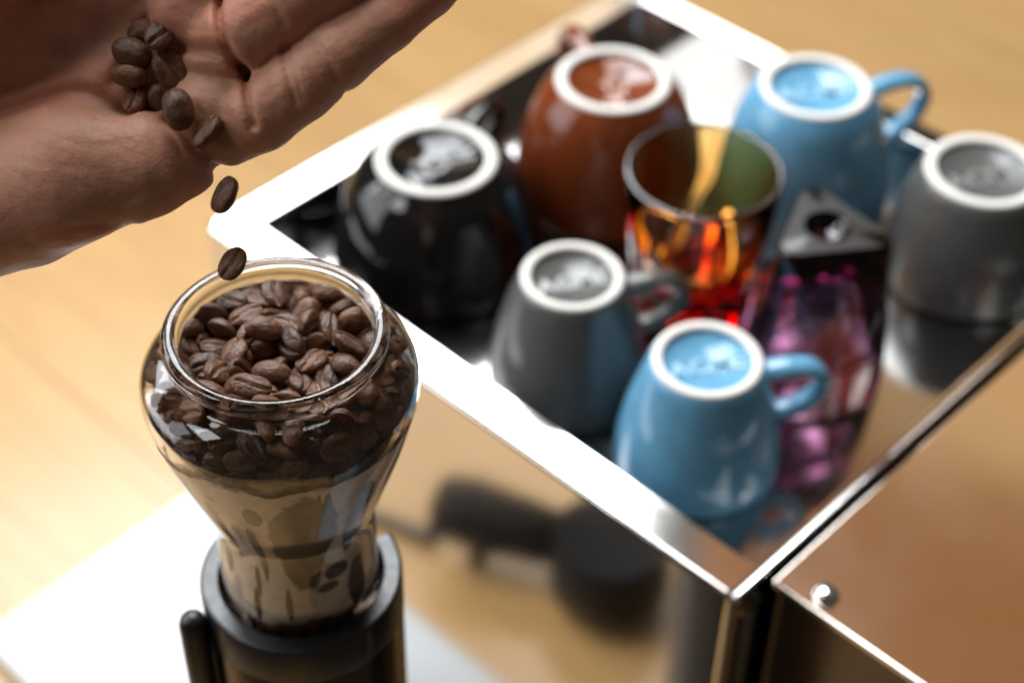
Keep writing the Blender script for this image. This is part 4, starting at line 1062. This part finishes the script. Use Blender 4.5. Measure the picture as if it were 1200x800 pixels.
hand = crease(hand, [(376, 58), (388, 80), (404, 108)], 3.9, 6)
hand = crease(hand, [(312, -22), (326, 8), (340, 40)], 3.0, 5)
hand = crease(hand, [(120, 262), (150, 240), (196, 222)], 2.2, 6)
hand = crease(hand, [(40, 285), (90, 268), (150, 262)], 2.2, 5)
for pts, dp in [([(60, 160), (110, 176), (160, 170)], 1.6), ([(30, 190), (84, 200), (140, 206)], 1.2), ([(90, 150), (128, 142), (160, 150)], 1.6),
                ([(216, 104), (246, 112), (276, 106)], 1.5), ([(212, 124), (240, 136), (280, 138)], 1.4), ([(226, 150), (254, 164), (280, 166)], 1.3),
                ([(206, 18), (230, 26), (256, 20)], 1.4), ([(200, 34), (226, 40), (252, 44)], 1.2), ([(320, 84), (326, 108), (330, 136)], 1.3),
                ([(312, 120), (330, 112), (346, 100)], 1.2), ([(318, 138), (338, 126), (354, 116)], 1.2), ([(286, 26), (304, 18), (322, 6)], 1.3),
                ([(292, 48), (314, 36), (336, 26)], 1.2), ([(366, 70), (374, 90), (386, 112)], 1.3), ([(20, 60), (70, 66), (120, 60)], 1.6),
                ([(-20, 100), (40, 92), (90, 74)], 1.5), ([(150, -10), (168, 14), (172, 40)], 1.6), ([(60, 20), (100, 40), (120, 76)], 1.6)]:
    hand = crease(hand, pts, dp * 0.6, 3.0)
# the hollow that holds the beans
d = np.sqrt(((GU - 172) / 52) ** 2 + ((GV - 92) / 58) ** 2)
hand = hand + 9 * np.exp(-d ** 2) * front

def surface_nets(F):
    S = F < 0
    nx, ny, nz = F.shape
    cnt = np.zeros((nx - 1, ny - 1, nz - 1), np.int8)
    for i in (0, 1):
        for j in (0, 1):
            for k in (0, 1):
                cnt += S[i:nx - 1 + i, j:ny - 1 + j, k:nz - 1 + k]
    act = np.argwhere((cnt > 0) & (cnt < 8))
    idx = -np.ones(cnt.shape, np.int64); idx[act[:, 0], act[:, 1], act[:, 2]] = np.arange(len(act))
    pos = np.zeros((len(act), 3)); num = np.zeros(len(act))
    cor = [(i, j, k) for i in (0, 1) for j in (0, 1) for k in (0, 1)]
    val = {c: F[act[:, 0] + c[0], act[:, 1] + c[1], act[:, 2] + c[2]] for c in cor}
    for c in cor:
        for ax in range(3):
            if c[ax] == 0:
                e = list(c); e[ax] = 1; e = tuple(e)
                a, b = val[c], val[e]
                m_ = (a < 0) != (b < 0)
                t = np.where(m_, a / np.where(m_, a - b, 1), 0)
                pt = np.array(c, float) + np.outer(t, np.eye(3)[ax])
                pos[m_] += pt[m_]; num[m_] += 1
    pos = pos / num[:, None] + act
    quads = []
    for ax in range(3):
        o1, o2 = [a for a in range(3) if a != ax]
        sl0 = [slice(1, -1)] * 3; sl1 = [slice(1, -1)] * 3
        sl0[ax] = slice(0, -1); sl1[ax] = slice(1, None)
        a = S[tuple(sl0)]; b = S[tuple(sl1)]
        for flip in (False, True):
            E = np.argwhere((~a & b) if flip else (a & ~b))
            off = np.array([1, 1, 1]); off[ax] = 0
            E = E + off
            def cell(d1, d2):
                c = E.copy(); c[:, o1] -= d1; c[:, o2] -= d2
                return idx[c[:, 0], c[:, 1], c[:, 2]]
            q = np.stack([cell(1, 1), cell(0, 1), cell(0, 0), cell(1, 0)], 1)
            if flip != (ax == 1): q = q[:, ::-1]
            quads.append(q)
    q = np.concatenate(quads); q = q[(q >= 0).all(1)]
    return pos, q
for s_ in (0, -1):
    hand[s_, :, :] = 5; hand[:, s_, :] = 5; hand[:, :, s_] = 5
pos, quads = surface_nets(hand)
P3 = np.stack([U0 + pos[:, 0] * ST, V0 + pos[:, 1] * ST, W0 + pos[:, 2] * ST], 1)
HC = HP(100, 60, 0)
A = np.array(CAM_R) * KPX; B_ = -np.array(CAM_U) * KPX; Cw = -np.array(CAM_F) * KPX
org = np.array(HP(0, 0, 0)) - np.array(HC)
V3 = org + np.outer(P3[:, 0], A) + np.outer(P3[:, 1], B_) + np.outer(P3[:, 2], Cw)
me = bpy.data.meshes.new('person')
me.from_pydata(V3.tolist(), [], quads.tolist()); me.update()
bm = bmesh.new(); bm.from_mesh(me)
for _ in range(2): bmesh.ops.smooth_vert(bm, verts=bm.verts[:], factor=0.5, use_axis_x=True, use_axis_y=True, use_axis_z=True)
bmesh.ops.recalc_face_normals(bm, faces=bm.faces[:])
bm.to_mesh(me); bm.free()
def skin_mat():
    M, nt, b = mat_new('skin')
    n = noise(nt, 60, 4, 0.6); n2 = noise(nt, 16, 3)
    n2 = noise(nt, 38, 5, 0.65)
    c1 = ramp(nt, n2.outputs['Fac'], [(0.32, (0.46, 0.190, 0.112)), (0.5, (0.58, 0.290, 0.190)), (0.66, (0.60, 0.235, 0.150))])
    hs = nt.nodes.new('ShaderNodeHueSaturation')
    nt.links.new(maprange(nt, n.outputs['Fac'], 0.3, 0.7, 0.88, 1.1), hs.inputs['Value']); nt.links.new(c1, hs.inputs['Color'])
    nt.links.new(hs.outputs['Color'], b.inputs['Base Color'])
    b.inputs['Subsurface Weight'].default_value = 0.35
    b.inputs['Subsurface Radius'].default_value = (0.9, 0.32, 0.16)
    b.inputs['Subsurface Scale'].default_value = 0.006
    nt.links.new(maprange(nt, n.outputs['Fac'], 0.3, 0.7, 0.42, 0.58), b.inputs['Roughness'])
    # fine ridges: stretched noise along two directions and a cell pattern
    tc = nt.nodes.new('ShaderNodeTexCoord')
    vo = nt.nodes.new('ShaderNodeTexVoronoi'); vo.inputs['Scale'].default_value = 900; vo.feature = 'DISTANCE_TO_EDGE'
    nt.links.new(tc.outputs['Object'], vo.inputs['Vector'])
    nb = bump(nt, b, maprange(nt, vo.outputs['Distance'], 0.0, 0.25, 0, 1), 0.14, 0.0003)
    n3 = noise(nt, 260, 4, 0.6, stretch=(1.0, 0.3, 1.0))
    nb = bump(nt, b, n3.outputs['Fac'], 0.55, 0.0010, nb)
    n4 = noise(nt, 90, 3, 0.5, stretch=(0.4, 1.0, 0.6))
    bump(nt, b, n4.outputs['Fac'], 0.14, 0.0012, nb)
    return M
ho_ = link('person', me, skin_mat())
ho_.location = HC
tag(ho_, 'open left hand tipping coffee beans off its palm into the hopper', 'person')

# ------------------------------------------------------------------ beans on and under the hand
def palm_w(u, v):
    """front surface of the palm in hand space"""
    iu = int(round((u - U0) / ST)); iv = int(round((v - V0) / ST))
    colm = hand[iu, iv, :]
    k = np.nonzero(colm < 0)[0]
    return W0 + k.max() * ST if len(k) else 0.0
def put_bean(u, v, wv, ang, face, tilt, scale, label, group=None, mesh=0, roll=0):
    """ang: direction of the long axis in the picture plane (deg, anticlockwise); face: +1 round side, -1 slit side to the viewer"""
    a = R_(ang)
    X = (CAM_R * math.cos(a) + CAM_U * math.sin(a))
    N = -CAM_F * face
    Rm = Matrix.Rotation(R_(tilt), 3, X.cross(N)); X = Rm @ X; N = Rm @ N
    Rr = Matrix.Rotation(R_(roll), 3, X); N = Rr @ N
    Y = N.cross(X)
    o = bpy.data.objects.new('coffee_bean', (BM + BM2)[mesh]); col.objects.link(o)
    M4 = Matrix((( X.x, Y.x, N.x, 0), (X.y, Y.y, N.y, 0), (X.z, Y.z, N.z, 0), (0, 0, 0, 1)))
    M4.translation = HP(u, v, wv)
    o.matrix_world = M4 @ Matrix.Scale(scale, 4)
    tag(o, label, 'coffee bean', group)
    return o
HG = 'coffee beans lying in the palm'
for (u, v, ang, face, tilt, s_, me_i, roll, lab) in [
    (154, 62, -24, 1, 0, 1.0, 0, 0, 'big smooth dark bean in the palm, round side up'),
    (191, 43, 62, -1, 38, 0.92, 6, 10, 'reddish bean in the palm with its slit showing, nearest the fingers'),
    (201, 82, -58, -1, 8, 1.08, 3, -6, 'bean in the palm with a wide ragged slit facing the viewer'),
    (152, 88, -6, 1, 0, 0.94, 2, 62, 'bean lying on its thin edge in the palm, under the big smooth bean'),
    (157, 114, 80, -1, 30, 0.86, 7, -22, 'small bean in the palm with a short slit, beside the heel of the hand'),
    (185, 114, 84, 1, 40, 0.90, 4, 10, 'lighter brown bean in the palm standing on end'),
    (215, 133, -76, 1, 4, 1.02, 5, 0, 'dull bean in the palm about to slide into the crease'),
    (245, 156, 52, -1, 0, 0.92, 8, -52, 'bean at the edge of the palm tilted into the fold'),
    (165, 34, 20, 1, 10, 0.9, 9, 0, 'dark bean half in shadow at the top of the handful')]:
    put_bean(u, v, palm_w(u, v) + 15, ang, face, tilt, s_ * 1.07, lab, HG, me_i, roll)
put_bean(262, 228, 4, 64, -1, 0, 1.0, 'falling bean that has just left the hand', 'coffee beans falling into the hopper', 3, -48)
put_bean(270, 308, -14, 66, -1, 24, 0.92, 'falling bean just above the glass rim', 'coffee beans falling into the hopper', 6, -14)
